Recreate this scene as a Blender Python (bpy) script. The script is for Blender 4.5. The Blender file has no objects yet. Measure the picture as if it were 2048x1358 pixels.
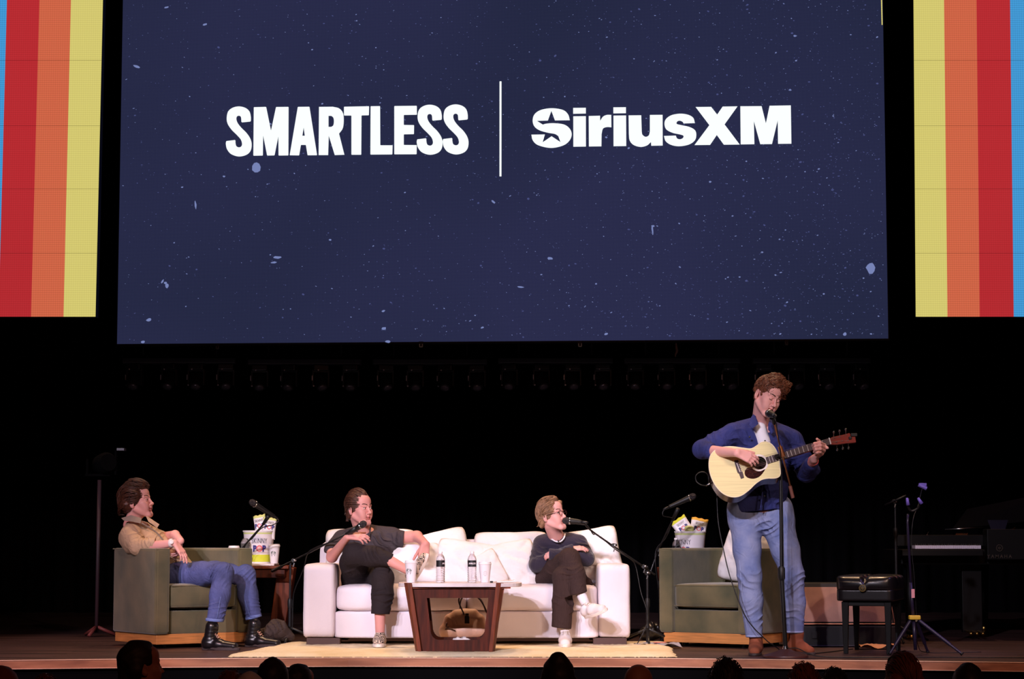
import bpy, bmesh, math, random
import numpy as np
from mathutils import Vector, Matrix, Euler
random.seed(7); rng = np.random.RandomState(11)
scn = bpy.context.scene; COL = scn.collection
PI = math.pi
# ---------------------------------------------------------------- camera and measuring
F = 4273.0; TH = math.atan(397.0/F); CH = 0.8
cd = bpy.data.cameras.new('camera'); cam = bpy.data.objects.new('camera', cd); COL.objects.link(cam)
cam.location = (0,0,CH); cam.rotation_euler = (PI/2+TH,0,0)
cd.sensor_width = 36; cd.lens = 36*F/2048; cd.clip_start = .1; cd.clip_end = 200
scn.camera = cam
def P(px, py, D):
    xc=(px-1024)/F; yc=(679-py)/F
    d=Vector((xc, math.cos(TH)-yc*math.sin(TH), math.sin(TH)+yc*math.cos(TH)))
    return Vector((0,0,CH))+d*(D/d.y)
def V(*a): return Vector(a if len(a)==3 else a[0])
# ---------------------------------------------------------------- materials
def lin(c):
    return tuple((v/255/12.92 if v/255<=.04045 else ((v/255+.055)/1.055)**2.4) for v in c[:3])+(1,)
def nd(nt,t,**k):
    n=nt.nodes.new(t)
    for a,b in k.items(): setattr(n,a,b)
    return n
def mat(name, c, rough=.6, metal=0, wrk=0, wsc=9, var=.0, vscale=8, bump=0, bscale=60, sheen=0, coat=0, spec=.5, emit=0, c2=None, stretch=(1,1,1), trans=0, ior=1.45, sss=0):
    m=bpy.data.materials.new(name); m.use_nodes=True; nt=m.node_tree; b=nt.nodes['Principled BSDF']
    b.inputs['Base Color'].default_value=lin(c); b.inputs['Roughness'].default_value=rough; b.inputs['Metallic'].default_value=metal
    b.inputs['Specular IOR Level'].default_value=spec; b.inputs['Sheen Weight'].default_value=sheen; b.inputs['Coat Weight'].default_value=coat
    b.inputs['Transmission Weight'].default_value=trans; b.inputs['IOR'].default_value=ior
    if sss:
        b.inputs['Subsurface Weight'].default_value=sss; b.inputs['Subsurface Scale'].default_value=.01; b.inputs['Subsurface Radius'].default_value=(1,.35,.2)
    if emit:
        b.inputs['Emission Color'].default_value=lin(c); b.inputs['Emission Strength'].default_value=emit
    if var or bump or wrk:
        tc=nd(nt,'ShaderNodeTexCoord'); mp=nd(nt,'ShaderNodeMapping'); mp.inputs['Scale'].default_value=stretch
        nt.links.new(tc.outputs['Object'],mp.inputs['Vector'])
    if var:
        n=nd(nt,'ShaderNodeTexNoise'); n.inputs['Scale'].default_value=vscale; n.inputs['Detail'].default_value=4
        nt.links.new(mp.outputs[0],n.inputs['Vector'])
        r=nd(nt,'ShaderNodeValToRGB'); r.color_ramp.elements[0].position=.3; r.color_ramp.elements[1].position=.7
        lo=c2 if c2 else tuple(v*(1-var) for v in c)
        hi=c if c2 else tuple(min(255,v*(1+var*.6)) for v in c)
        r.color_ramp.elements[0].color=lin(lo); r.color_ramp.elements[1].color=lin(hi)
        nt.links.new(n.outputs['Fac'],r.inputs['Fac']); nt.links.new(r.outputs['Color'],b.inputs['Base Color'])
    if bump:
        n=nd(nt,'ShaderNodeTexNoise'); n.inputs['Scale'].default_value=bscale; n.inputs['Detail'].default_value=3
        nt.links.new(mp.outputs[0],n.inputs['Vector'])
        bp=nd(nt,'ShaderNodeBump'); bp.inputs['Strength'].default_value=bump; bp.inputs['Distance'].default_value=.01
        nt.links.new(n.outputs['Fac'],bp.inputs['Height']); nt.links.new(bp.outputs[0],b.inputs['Normal'])
    if wrk:   # soft creases of worn cloth
        n=nd(nt,'ShaderNodeTexNoise'); n.inputs['Scale'].default_value=wsc; n.inputs['Detail'].default_value=2.5; n.inputs['Distortion'].default_value=1.4
        nt.links.new(mp.outputs[0],n.inputs['Vector']); m1=nd(nt,'ShaderNodeMath',operation='SUBTRACT'); m1.inputs[1].default_value=.5; nt.links.new(n.outputs['Fac'],m1.inputs[0])
        m2=nd(nt,'ShaderNodeMath',operation='ABSOLUTE'); nt.links.new(m1.outputs[0],m2.inputs[0]); m3=nd(nt,'ShaderNodeMath',operation='POWER'); m3.inputs[1].default_value=.85; nt.links.new(m2.outputs[0],m3.inputs[0])
        b2=nd(nt,'ShaderNodeBump'); b2.inputs['Strength'].default_value=wrk; b2.inputs['Distance'].default_value=.03; nt.links.new(m3.outputs[0],b2.inputs['Height'])
        if bump: nt.links.new(bp.outputs[0],b2.inputs['Normal'])
        nt.links.new(b2.outputs[0],b.inputs['Normal'])
    return m
# ---------------------------------------------------------------- object bookkeeping
WM={}
def _link(o,parent,loc=(0,0,0),rotz=0,M=None):
    COL.objects.link(o)
    L=M if M is not None else Matrix.Translation(V(loc))@Matrix.Rotation(rotz,4,'Z')
    if parent is not None: o.parent=parent; WM[o.name]=WM[parent.name]@L
    else: WM[o.name]=L.copy()
    o.matrix_local=L
    return o
def tag(o,label=None,cat=None,group=None,kind=None):
    if label: o['label']=label
    if cat: o['category']=cat
    if group: o['group']=group
    if kind: o['kind']=kind
    return o
def thing(name,label,cat,loc=(0,0,0),rotz=0,group=None,M=None):
    o=bpy.data.objects.new(name,None); o.empty_display_size=.1
    _link(o,None,loc,rotz,M); return tag(o,label,cat,group)
def fin(me,mats,smooth=True,name='m'):
    for m in (mats if isinstance(mats,(list,tuple)) else [mats]): me.materials.append(m)
    if smooth: me.polygons.foreach_set('use_smooth',[True]*len(me.polygons))
    me.update(); return me
def obj(name,bm,mats,parent=None,world=False,smooth=False,label=None,loc=(0,0,0),rotz=0,M=None,bevel=0,seg=2,sub=0,angle=None):
    """link a bmesh as one object; world=True: its vertices are world coordinates"""
    if world and parent is not None: bm.transform(WM[parent.name].inverted())
    me=bpy.data.meshes.new(name); bmesh.ops.recalc_face_normals(bm,faces=bm.faces) if not smooth=='keep' else None
    bm.to_mesh(me); bm.free(); fin(me,mats,bool(smooth))
    if angle: me.set_sharp_from_angle(angle=math.radians(angle))
    o=bpy.data.objects.new(name,me); _link(o,parent,loc,rotz,M)
    if bevel:
        b=o.modifiers.new('bevel','BEVEL'); b.width=bevel; b.segments=seg; b.limit_method='ANGLE'; b.angle_limit=math.radians(40)
    if sub:
        s=o.modifiers.new('sub','SUBSURF'); s.levels=sub; s.render_levels=sub
    if label: o['label']=label
    return o
def struct(o): o['kind']='structure'; return o
def dup(root,M,label=None,group=None):
    r=root.copy(); COL.objects.link(r); r.matrix_local=M; WM[r.name]=M.copy()
    if label: r['label']=label
    if group: r['group']=group
    def rec(src,dst):
        for ch in list(src.children):
            c=ch.copy(); COL.objects.link(c); c.parent=dst; c.matrix_local=ch.matrix_local.copy(); WM[c.name]=WM[dst.name]@ch.matrix_local
            rec(ch,c)
    rec(root,r); return r
# ---------------------------------------------------------------- bmesh shapes
def nb(): return bmesh.new()
def box(bm,c,s,rot=None,mi=0,taper=None):
    M=Matrix.Translation(V(c))@((rot.to_4x4()) if rot else Matrix.Identity(4))@Matrix.Diagonal((s[0],s[1],s[2],1))
    r=bmesh.ops.create_cube(bm,size=1,matrix=Matrix.Identity(4))
    if taper:
        for v in r['verts']:
            if v.co.z<0: v.co.x*=taper; v.co.y*=taper
    bmesh.ops.transform(bm,matrix=M,verts=r['verts'])
    for f in {f for v in r['verts'] for f in v.link_faces}: f.material_index=mi
    return bm
def tube(bm,pts,rad,n=10,caps=True,mi=0,smooth_path=0):
    pts=[V(p) for p in pts]
    if smooth_path: 
        N=len(pts); rr=rad if isinstance(rad,(list,tuple)) else [rad]*N; q=[];qr=[]
        for i in range(N-1):
            p0=pts[max(i-1,0)];p1=pts[i];p2=pts[i+1];p3=pts[min(i+2,N-1)]
            for s in range(smooth_path):
                t=s/smooth_path
                q.append(.5*((2*p1)+(p2-p0)*t+(2*p0-5*p1+4*p2-p3)*t*t+(3*p1-p0-3*p2+p3)*t**3)); qr.append(rr[i]*(1-t)+rr[i+1]*t)
        q.append(pts[-1]); qr.append(rr[-1]); pts=q; rad=qr
    rr=rad if isinstance(rad,(list,tuple)) else [rad]*len(pts)
    rings=[]; up=None
    for i,p in enumerate(pts):
        d=(pts[min(i+1,len(pts)-1)]-pts[max(i-1,0)])
        d=d.normalized() if d.length>1e-9 else V(0,0,1)
        if up is None: up=d.orthogonal().normalized()
        up=(up-d*up.dot(d)); up=up.normalized() if up.length>1e-6 else d.orthogonal().normalized()
        w=d.cross(up)
        rings.append([bm.verts.new(p+(up*math.cos(2*PI*k/n)+w*math.sin(2*PI*k/n))*rr[i]) for k in range(n)])
    for a,b in zip(rings,rings[1:]):
        for k in range(n):
            f=bm.faces.new((a[k],a[(k+1)%n],b[(k+1)%n],b[k])); f.material_index=mi
    if caps:
        for r in (rings[0],rings[-1]):
            try: bm.faces.new(r).material_index=mi
            except ValueError: pass
    return bm
def lathe(bm,prof,c=(0,0,0),n=24,axis=None,mi=0,caps=True):
    """prof: list of (r,z)"""
    M=Matrix.Translation(V(c))
    if axis is not None: M=M@V(axis).to_track_quat('Z','Y').to_matrix().to_4x4()
    rings=[]
    for r,z in prof: rings.append([bm.verts.new(M@V(r*math.cos(2*PI*k/n),r*math.sin(2*PI*k/n),z)) for k in range(n)])
    for a,b in zip(rings,rings[1:]):
        for k in range(n):
            f=bm.faces.new((a[k],a[(k+1)%n],b[(k+1)%n],b[k])); f.material_index=mi
    if caps:
        for q in (rings[0],rings[-1]):
            f=bm.faces.new(q); f.material_index=mi
    return bm
def prism(bm,pts,d,mi=0):
    """closed outline (list of Vectors) extruded by vector d"""
    a=[bm.verts.new(V(p)) for p in pts]; b=[bm.verts.new(V(p)+V(d)) for p in pts]; n=len(a)
    bm.faces.new(a).material_index=mi; bm.faces.new(b).material_index=mi
    for i in range(n): bm.faces.new((a[i],a[(i+1)%n],b[(i+1)%n],b[i])).material_index=mi
    return bm
def softbox(bm,c,s,n=6,res=14,puff=0,rot=None,noise=0,seed=0,mi=0):
    """rounded, softly puffed box"""
    tb=bmesh.new(); bmesh.ops.create_cube(tb,size=2); bmesh.ops.subdivide_edges(tb,edges=tb.edges[:],cuts=res,use_grid_fill=True)
    n0=len(bm.verts); merge(bm,tb); bm.verts.ensure_lookup_table(); vs=bm.verts[n0:]
    rs=random.Random(seed); ph=[rs.random()*6 for _ in range(6)]
    for v in vs:
        p=v.co.copy()
        L=(abs(p.x)**n+abs(p.y)**n+abs(p.z)**n)**(1/n); q=p/L
        if puff:
            q=V(q.x*(1+puff*.35*(1-q.y*q.y)*(1-q.z*q.z)), q.y*(1+puff*(1-q.x*q.x)*(1-q.z*q.z)), q.z*(1+puff*(1-q.x*q.x)*(1-q.y*q.y)))
        o=V(q.x*s[0]/2,q.y*s[1]/2,q.z*s[2]/2)
        if noise:
            k=noise*(math.sin(o.x*23+ph[0]+2*math.sin(o.z*9+ph[1]))+.6*math.sin(o.z*31+ph[2]+o.x*14)+.5*math.sin(o.x*51+o.y*40+ph[3]))
            o+=q.normalized()*k
        if rot: o=rot@o
        v.co=o+V(c)
    for f in {f for v in vs for f in v.link_faces}: f.material_index=mi
    return bm
def pillow(bm,w,h,t,M,res=22,seed=0,wr=.004,corner=.12,rp=5):
    rs=random.Random(seed); ph=[rs.random()*6 for _ in range(8)]
    G={}
    for s in (1,-1):
        for i in range(res+1):
            for j in range(res+1):
                u=2*i/res-1; v=2*j/res-1
                edge=(i in(0,res)) or (j in(0,res))
                if s==-1 and edge: G[s,i,j]=G[1,i,j]; continue
                mx=max(abs(u),abs(v),1e-6); kk=mx/((abs(u)**rp+abs(v)**rp)**(1/rp)+1e-9)
                x=u*kk*w/2*(1-corner*(1-v*v)*abs(u)**3); y=v*kk*h/2*(1-corner*(1-u*u)*abs(v)**3)
                z=s*t/2*((1-u**2)*(1-v**2))**.42
                g=(1-u*u)*(1-v*v)
                z+=s*wr*g**.3*(math.sin(9*u+ph[0]+3*math.sin(4*v+ph[1]))+.7*math.sin(14*v+ph[2]+4*u)+.6*math.sin(19*(u+v)+ph[3]))
                G[s,i,j]=bm.verts.new(M@V(x,y,z))
        for i in range(res):
            for j in range(res):
                q=[G[s,i,j],G[s,i+1,j],G[s,i+1,j+1],G[s,i,j+1]]
                bm.faces.new(q if s>0 else q[::-1])
    return bm
def cr(pts,closed=True,n=8):
    """points (x,y) smooth, (x,y,1) a sharp corner -> dense outline"""
    N=len(pts); out=[]
    for i in range(N if closed else N-1):
        p1=pts[i]; p2=pts[(i+1)%N]; p0=pts[i-1]; p3=pts[(i+2)%N]
        s1=len(p1)>2; s2=len(p2)>2
        if s1 and s2: out.append(p1[:2]); continue
        a=np.array(p1[:2],float); b=np.array(p2[:2],float)
        t1=(b-a) if s1 else (b-np.array(p0[:2],float))*.5; t2=(b-a) if s2 else (np.array(p3[:2],float)-a)*.5
        if s1: t1=(b-a)*1.0
        for k in range(n):
            t=k/n; h=(2*t**3-3*t*t+1)*a+(t**3-2*t*t+t)*t1+(-2*t**3+3*t*t)*b+(t**3-t*t)*t2
            out.append((h[0],h[1]))
    return out
def fill2d(loops,depth=.0):
    """outlines (with holes) -> bmesh in the XY plane"""
    cu=bpy.data.curves.new('tmp','CURVE'); cu.dimensions='2D'; cu.fill_mode='BOTH' if depth else 'FRONT'; cu.extrude=depth/2
    for L in loops:
        s=cu.splines.new('POLY'); s.points.add(len(L)-1); s.use_cyclic_u=True
        for k,p in enumerate(L): s.points[k].co=(p[0],p[1],0,1)
    o=bpy.data.objects.new('tmp',cu); COL.objects.link(o); bpy.context.view_layer.update()
    dg=bpy.context.evaluated_depsgraph_get(); me=bpy.data.meshes.new_from_object(o.evaluated_get(dg))
    bm=bmesh.new(); bm.from_mesh(me); bpy.data.objects.remove(o); bpy.data.curves.remove(cu); bpy.data.meshes.remove(me)
    return bm
def text2d(s,size,bold=0.0,sx=1.0,align='CENTER',depth=0,space=1.0):
    cu=bpy.data.curves.new('tmp','FONT'); cu.body=s; cu.size=size; cu.align_x=align; cu.offset=bold; cu.extrude=depth; cu.resolution_u=3; cu.space_character=space
    o=bpy.data.objects.new('tmp',cu); COL.objects.link(o); bpy.context.view_layer.update()
    dg=bpy.context.evaluated_depsgraph_get(); me=bpy.data.meshes.new_from_object(o.evaluated_get(dg))
    bm=bmesh.new(); bm.from_mesh(me); bpy.data.objects.remove(o); bpy.data.curves.remove(cu); bpy.data.meshes.remove(me)
    if sx!=1: bmesh.ops.scale(bm,vec=(sx,1,1),verts=bm.verts)
    return bm
def merge(bm,other,M=None,mi=None):
    if M is not None: other.transform(M)
    me=bpy.data.meshes.new('t'); other.to_mesh(me); other.free(); n=len(bm.faces)
    bm.from_mesh(me); bpy.data.meshes.remove(me)
    if mi is not None:
        bm.faces.ensure_lookup_table()
        for f in bm.faces[n:]: f.material_index=mi
    return bm
# ---------------------------------------------------------------- signed distance bodies -> one continuous skin
class Field:
    def __init__(s,h=.004): s.h=h; s.ops=[]; s.wr=[]
    def cap(s,a,b,ra,rb=None,k=.012,lat=None,sc=1.0,sub=False):
        rb=ra if rb is None else rb; s.ops.append(('cap',np.array(a,float),np.array(b,float),ra,rb,k,None if lat is None else np.array(V(lat).normalized()),sc,sub)); return s
    def chain(s,pts,rad,k=.012,**kw):
        for i in range(len(pts)-1): s.cap(pts[i],pts[i+1],rad[i],rad[i+1],k,**kw)
        return s
    def ell(s,c,r,k=.012,R=None,sub=False):
        s.ops.append(('ell',np.array(c,float),np.array(r,float),k,None if R is None else np.array(R),sub)); return s
    def cut(s,p,n,R): s.ops.append(('cut',np.array(p,float),np.array(V(n).normalized()),R)); return s
    def crease(s,c,R,axis,wl,amp,seed=0): s.wr.append((np.array(c,float),R,np.array(V(axis).normalized()),wl,amp,seed)); return s
    def build(s,noise=0,nscale=20,seed=0):
        lo=np.full(3,1e9); hi=-lo; h=s.h
        for o in s.ops:
            if o[0]=='cap' and not o[8]:
                m=max(o[3],o[4])*max(1,o[7])
                lo=np.minimum(lo,np.minimum(o[1],o[2])-m); hi=np.maximum(hi,np.maximum(o[1],o[2])+m)
            elif o[0]=='ell' and not o[5]:
                m=o[2].max(); lo=np.minimum(lo,o[1]-m); hi=np.maximum(hi,o[1]+m)
        lo-=4*h+.01; hi+=4*h+.01; n=np.ceil((hi-lo)/h).astype(int)+1
        D=np.full(n,1.0,np.float32)
        ax=[(lo[i]+h*np.arange(n[i])).astype(np.float32) for i in range(3)]
        for o in s.ops:
            if o[0]=='cap':
                m=max(o[3],o[4])*max(1,o[7])+o[5]+2*h; a0=np.minimum(o[1],o[2])-m; a1=np.maximum(o[1],o[2])+m
            elif o[0]=='ell': m=o[2].max()+o[3]+2*h; a0=o[1]-m; a1=o[1]+m
            else: a0=o[1]-o[3]; a1=o[1]+o[3]
            i0=np.clip(np.floor((a0-lo)/h).astype(int),0,n); i1=np.clip(np.ceil((a1-lo)/h).astype(int)+1,0,n)
            if (i1<=i0).any(): continue
            sl=tuple(slice(i0[i],i1[i]) for i in range(3))
            X=ax[0][sl[0]][:,None,None]; Y=ax[1][sl[1]][None,:,None]; Z=ax[2][sl[2]][None,None,:]
            S=D[sl]
            if o[0]=='cap':
                _,a,b,ra,rb,k,lat,sc,sub=o
                x=X-a[0];y=Y-a[1];z=Z-a[2]; ba=b-a
                if lat is not None:
                    f=1-1/sc; t=x*lat[0]+y*lat[1]+z*lat[2]; x=x-t*lat[0]*f; y=y-t*lat[1]*f; z=z-t*lat[2]*f
                    tb=ba@lat; ba=ba-lat*tb*f
                L=max(ba@ba,1e-12); t=np.clip((x*ba[0]+y*ba[1]+z*ba[2])/L,0,1)
                d=np.sqrt((x-t*ba[0])**2+(y-t*ba[1])**2+(z-t*ba[2])**2)-(ra+(rb-ra)*t)
            elif o[0]=='ell':
                _,c,r,k,R,sub=o; x=X-c[0];y=Y-c[1];z=Z-c[2]
                if R is not None: x,y,z=(x*R[0][0]+y*R[1][0]+z*R[2][0]),(x*R[0][1]+y*R[1][1]+z*R[2][1]),(x*R[0][2]+y*R[1][2]+z*R[2][2])
                k0=np.sqrt((x/r[0])**2+(y/r[1])**2+(z/r[2])**2); k1=np.sqrt((x/r[0]**2)**2+(y/r[1]**2)**2+(z/r[2]**2)**2)
                d=k0*(k0-1)/np.maximum(k1,1e-6)
            else:
                _,c,nn,R=o; x=X-c[0];y=Y-c[1];z=Z-c[2]
                d=x*nn[0]+y*nn[1]+z*nn[2]; inside=(x*x+y*y+z*z)<R*R
                D[sl]=np.where(inside,np.maximum(S,d),S); continue
            if sub:
                d=-d; hh=np.clip(.5-.5*(S-d)/k,0,1); D[sl]=S*(1-hh)+d*hh+k*hh*(1-hh)
            else:
                hh=np.clip(.5+.5*(S-d)/k,0,1); D[sl]=S*(1-hh)+d*hh-k*hh*(1-hh)
        for c,R,axs,wl,amp,sd in s.wr:
            i0=np.clip(np.floor((c-R-lo)/h).astype(int),0,n); i1=np.clip(np.ceil((c+R-lo)/h).astype(int)+1,0,n)
            if (i1<=i0).any(): continue
            sl=tuple(slice(i0[i],i1[i]) for i in range(3))
            X=ax[0][sl[0]][:,None,None]-c[0]; Y=ax[1][sl[1]][None,:,None]-c[1]; Z=ax[2][sl[2]][None,None,:]-c[2]
            t=X*axs[0]+Y*axs[1]+Z*axs[2]; r2=(X*X+Y*Y+Z*Z)/(R*R)
            w=np.clip(1-r2,0,1)**1.5
            ph=t*2*PI/wl*.95+2.3*np.sin(X*21+sd+6*Z)+2.0*np.sin(Z*13+sd*2+Y*15)+1.1*np.sin(41*X-33*Z+3*sd)
            mod=np.clip(.55+.6*np.sin(X*17+sd*3+Z*9)*np.sin(Z*23+sd)+.3*np.sin(Y*31+Z*19),0.05,1.2)
            rg=(1-np.abs(np.sin(ph*.5)))**1.6
            D[sl]-=w*amp*mod*(rg*3.6-.9)
        if noise:
            X=ax[0][:,None,None]; Y=ax[1][None,:,None]; Z=ax[2][None,None,:]; q=nscale
            D+=(noise*(np.sin(q*X+2*np.sin(q*.6*Z+seed)+seed)*np.sin(q*.8*Z+1.5*np.sin(q*.7*X)+seed)+.5*np.sin(2.1*q*X+q*Y+3*np.sin(q*Z+seed)))).astype(np.float32)
        s.D=D; s.lo=lo
        return nets(D,lo,h)
def nets(D,lo,h):
    S=D<0; c=[S[i:S.shape[0]-1+i,j:S.shape[1]-1+j,k:S.shape[2]-1+k] for i in(0,1) for j in(0,1) for k in(0,1)]
    cnt=sum(x.astype(np.int8) for x in c); act=(cnt>0)&(cnt<8); I=np.argwhere(act)
    idm=np.full(act.shape,-1,np.int32); idm[act]=np.arange(len(I))
    acc=np.zeros((len(I),3)); num=np.zeros(len(I))
    for a in range(3):
        o1,o2=[x for x in range(3) if x!=a]
        for u in(0,1):
            for v in(0,1):
                p=I.copy(); p[:,o1]+=u; p[:,o2]+=v; q=p.copy(); q[:,a]+=1
                d0=D[p[:,0],p[:,1],p[:,2]]; d1=D[q[:,0],q[:,1],q[:,2]]; m=(d0<0)!=(d1<0)
                t=np.where(m,d0/np.where(m,d0-d1,1),0); off=np.zeros((len(I),3)); off[:,o1]=u; off[:,o2]=v; off[:,a]=t
                acc+=off*m[:,None]; num+=m
    vts=lo+h*(I+acc/np.maximum(num,1)[:,None]); F=[]
    for a in range(3):
        b=(a+1)%3; c2=(a+2)%3
        sl0=[slice(None)]*3; sl1=[slice(None)]*3; sl0[a]=slice(0,-1); sl1[a]=slice(1,None)
        m=S[tuple(sl0)]!=S[tuple(sl1)]; E=np.argwhere(m); E=E[(E[:,b]>0)&(E[:,c2]>0)&(E[:,b]<act.shape[b])&(E[:,c2]<act.shape[c2])]
        inn=S[E[:,0],E[:,1],E[:,2]]
        def g(db,dc):
            q=E.copy(); q[:,b]-=db; q[:,c2]-=dc; return idm[q[:,0],q[:,1],q[:,2]]
        Q=np.stack([g(1,1),g(0,1),g(0,0),g(1,0)],1); Q[~inn]=Q[~inn][:,::-1]; F.append(Q)
    F=np.concatenate(F); F=F[(F>=0).all(1)]
    return vts,F
def vfobj(name,vf,mats,parent=None,world=True,M=None,label=None,region=None,relax=1):
    v,f=vf; v=v.copy()
    for _ in range(relax):
        acc=np.zeros_like(v); cn=np.zeros(len(v))
        for a,b in ((0,1),(1,2),(2,3),(3,0)):
            np.add.at(acc,f[:,a],v[f[:,b]]); np.add.at(acc,f[:,b],v[f[:,a]]); np.add.at(cn,f[:,a],1); np.add.at(cn,f[:,b],1)
        v=v*.5+.5*acc/np.maximum(cn,1)[:,None]
    mi=region(v[f].mean(1)) if region else None
    if M is not None: Mn=np.array(M); v=v@Mn[:3,:3].T+Mn[:3,3]
    if world and parent is not None:
        Mn=np.array(WM[parent.name].inverted()); v=v@Mn[:3,:3].T+Mn[:3,3]
    me=bpy.data.meshes.new(name); me.vertices.add(len(v)); me.vertices.foreach_set('co',v.astype(np.float32).ravel())
    me.loops.add(4*len(f)); me.loops.foreach_set('vertex_index',f.astype(np.int32).ravel())
    me.polygons.add(len(f)); me.polygons.foreach_set('loop_start',np.arange(0,4*len(f),4,dtype=np.int32))
    try: me.polygons.foreach_set('loop_total',np.full(len(f),4,dtype=np.int32))
    except Exception: pass
    me.update(calc_edges=True)
    for m in (mats if isinstance(mats,(list,tuple)) else [mats]): me.materials.append(m)
    if mi is not None: me.polygons.foreach_set('material_index',mi.astype(np.int32))
    me.polygons.foreach_set('use_smooth',np.ones(len(f),bool)); me.validate()
    o=bpy.data.objects.new(name,me); _link(o,parent)
    if label: o['label']=label
    return o
def joinvf(L):
    vs=[];fs=[];n=0
    for v,f in L: vs.append(v); fs.append(f+n); n+=len(v)
    return np.concatenate(vs),np.concatenate(fs)
# ================================================================= MATERIALS
M_ = {}
M_['black_metal']=mat('black_metal',(22,21,24),.38,spec=.5)
M_['black_plastic']=mat('black_plastic',(18,17,19),.5)
M_['chrome']=mat('chrome',(200,198,200),.22,metal=1)
M_['brass']=mat('brass',(205,165,90),.25,metal=1)
M_['velvet']=mat('green_velvet',(114,103,74),.85,var=.22,vscale=3.6,sheen=.35,c2=(68,72,54),bump=.15,bscale=14,spec=.25)
M_['plinth']=mat('oak_plinth',(205,135,75),.5,var=.12,vscale=6,stretch=(1,1,14))
M_['sofa']=mat('white_linen',(226,215,222),.9,bump=.25,bscale=420,var=.03,vscale=3,spec=.2)
M_['cushion']=mat('white_cushion_cloth',(232,226,228),.92,wrk=.22,wsc=5,bump=.2,bscale=350,spec=.2)
M_['foot_wood']=mat('dark_foot_wood',(70,42,36),.5)
M_['walnut']=mat('walnut',(72,27,14),.55,var=.3,vscale=5,stretch=(9,9,1),spec=.2)
M_['walnut_mid']=mat('walnut_mid',(112,52,31),.5,var=.3,vscale=5,stretch=(9,9,1),spec=.25)
M_['marble']=mat('white_marble',(240,228,228),.3,var=.12,vscale=4,c2=(200,186,190))
M_['rug']=mat('cream_rug',(240,226,200),.97,var=.14,vscale=4,bump=.5,bscale=160,c2=(226,204,164),spec=.1)
M_['white_paper']=mat('white_card',(235,226,232),.55)
M_['white_plastic']=mat('white_plastic',(240,234,238),.35)
M_['lime']=mat('lime_print',(208,214,60),.5)
M_['lime_soft']=mat('pale_lime_print',(205,214,140),.5)
M_['amber']=mat('amber_print',(232,180,70),.45)
M_['navy_print']=mat('navy_print',(52,44,120),.5)
M_['ink']=mat('grey_ink',(60,58,70),.5)
M_['coral']=mat('coral_print',(222,100,110),.5)
M_['green_print']=mat('dark_green_print',(42,72,62),.5)
M_['clear']=mat('clear_plastic',(240,240,245),.08,trans=.92,ior=1.2)
M_['label_black']=mat('black_label',(26,24,28),.45)
M_['tan_leather']=mat('tan_leather',(205,160,136),.5,bump=.1,bscale=120,var=.08)
M_['dark_leather']=mat('dark_leather',(48,28,22),.4)
M_['black_leather']=mat('black_leather',(20,17,20),.3,coat=.15,bump=.03,bscale=160)
M_['skin']=mat('skin',(226,166,156),.55,sss=.12,var=.05,vscale=12,spec=.35)
M_['skin_tan']=mat('tanned_skin',(206,142,134),.52,sss=.12,spec=.35); M_['skin_face']=mat('skin_face',(224,164,157),.52,sss=.12,spec=.35)
M_['lip']=mat('lip_skin',(182,96,92),.5)
M_['brow']=mat('brow_hair',(66,38,30),.8)
M_['eye_white']=mat('eye_white',(214,200,196),.3)
M_['iris']=mat('dark_iris',(42,28,26),.25)
M_['stubble']=mat('shaved_skin',(198,140,128),.6,sss=.1)
M_['hair_dark']=mat('dark_brown_hair',(70,38,26),.5,var=.35,vscale=60,spec=.5)
M_['hair_brown']=mat('brown_hair',(92,54,36),.45,var=.3,vscale=60,spec=.5)
M_['hair_curl']=mat('curly_brown_hair',(98,54,34),.5,var=.4,vscale=70,spec=.5)
M_['hair_sand']=mat('sandy_hair',(146,108,82),.5,var=.25,vscale=60,spec=.5)
M_['tan_shirt']=mat('tan_shirt',(196,168,138),.85,wrk=.5,wsc=9,bump=.12,bscale=300,var=.06,spec=.2)
M_['tan_dark']=mat('shirt_inside',(140,128,116),.85)
M_['denim']=mat('blue_denim',(80,88,138),.85,wrk=.45,wsc=8,var=.18,vscale=9,bump=.15,bscale=400,spec=.2)
M_['denim_light']=mat('faded_denim',(136,143,178),.85,wrk=.4,wsc=7,var=.16,vscale=8,bump=.15,bscale=400,spec=.2,c2=(98,112,160))
M_['black_tee']=mat('charcoal_tee',(62,54,58),.88,wrk=.5,wsc=8,spec=.2)
M_['black_trouser']=mat('black_trouser',(38,30,32),.85,wrk=.4,wsc=8,spec=.2)
M_['brown_trouser']=mat('dark_brown_corduroy',(58,42,40),.88,wrk=.5,wsc=9,spec=.2,bump=.2,bscale=200,stretch=(6,6,1))
M_['navy_knit']=mat('navy_sweatshirt',(48,42,56),.9,wrk=.5,wsc=8,spec=.15,sheen=.2)
M_['blue_shirt']=mat('blue_overshirt',(50,55,110),.85,wrk=.55,wsc=8,var=.14,vscale=7,spec=.2,bump=.1,bscale=300)
M_['white_tee']=mat('white_tee',(226,222,230),.85)
M_['brown_suede']=mat('brown_suede_boot',(140,74,48),.8,var=.12)
M_['sole_dark']=mat('dark_sole',(60,48,48),.7)
M_['sole_white']=mat('white_rubber_sole',(228,216,210),.6)
M_['white_sneaker']=mat('white_canvas',(224,212,214),.75)
M_['sock_white']=mat('white_sock',(230,220,226),.85)
M_['spruce']=mat('spruce_top',(226,212,158),.35,var=.05,vscale=3,stretch=(1,30,1),coat=.4)
M_['rosewood']=mat('rosewood',(46,24,26),.3,coat=.4,var=.2)
M_['mahogany']=mat('mahogany_headstock',(118,40,30),.3,coat=.3)
M_['tortoise']=mat('tortoise_shell',(48,20,20),.2,coat=.5,var=.5,vscale=90)
M_['fretboard']=mat('fretboard_wood',(66,50,56),.5)
M_['pearl']=mat('pearl',(226,216,214),.3)
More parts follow.
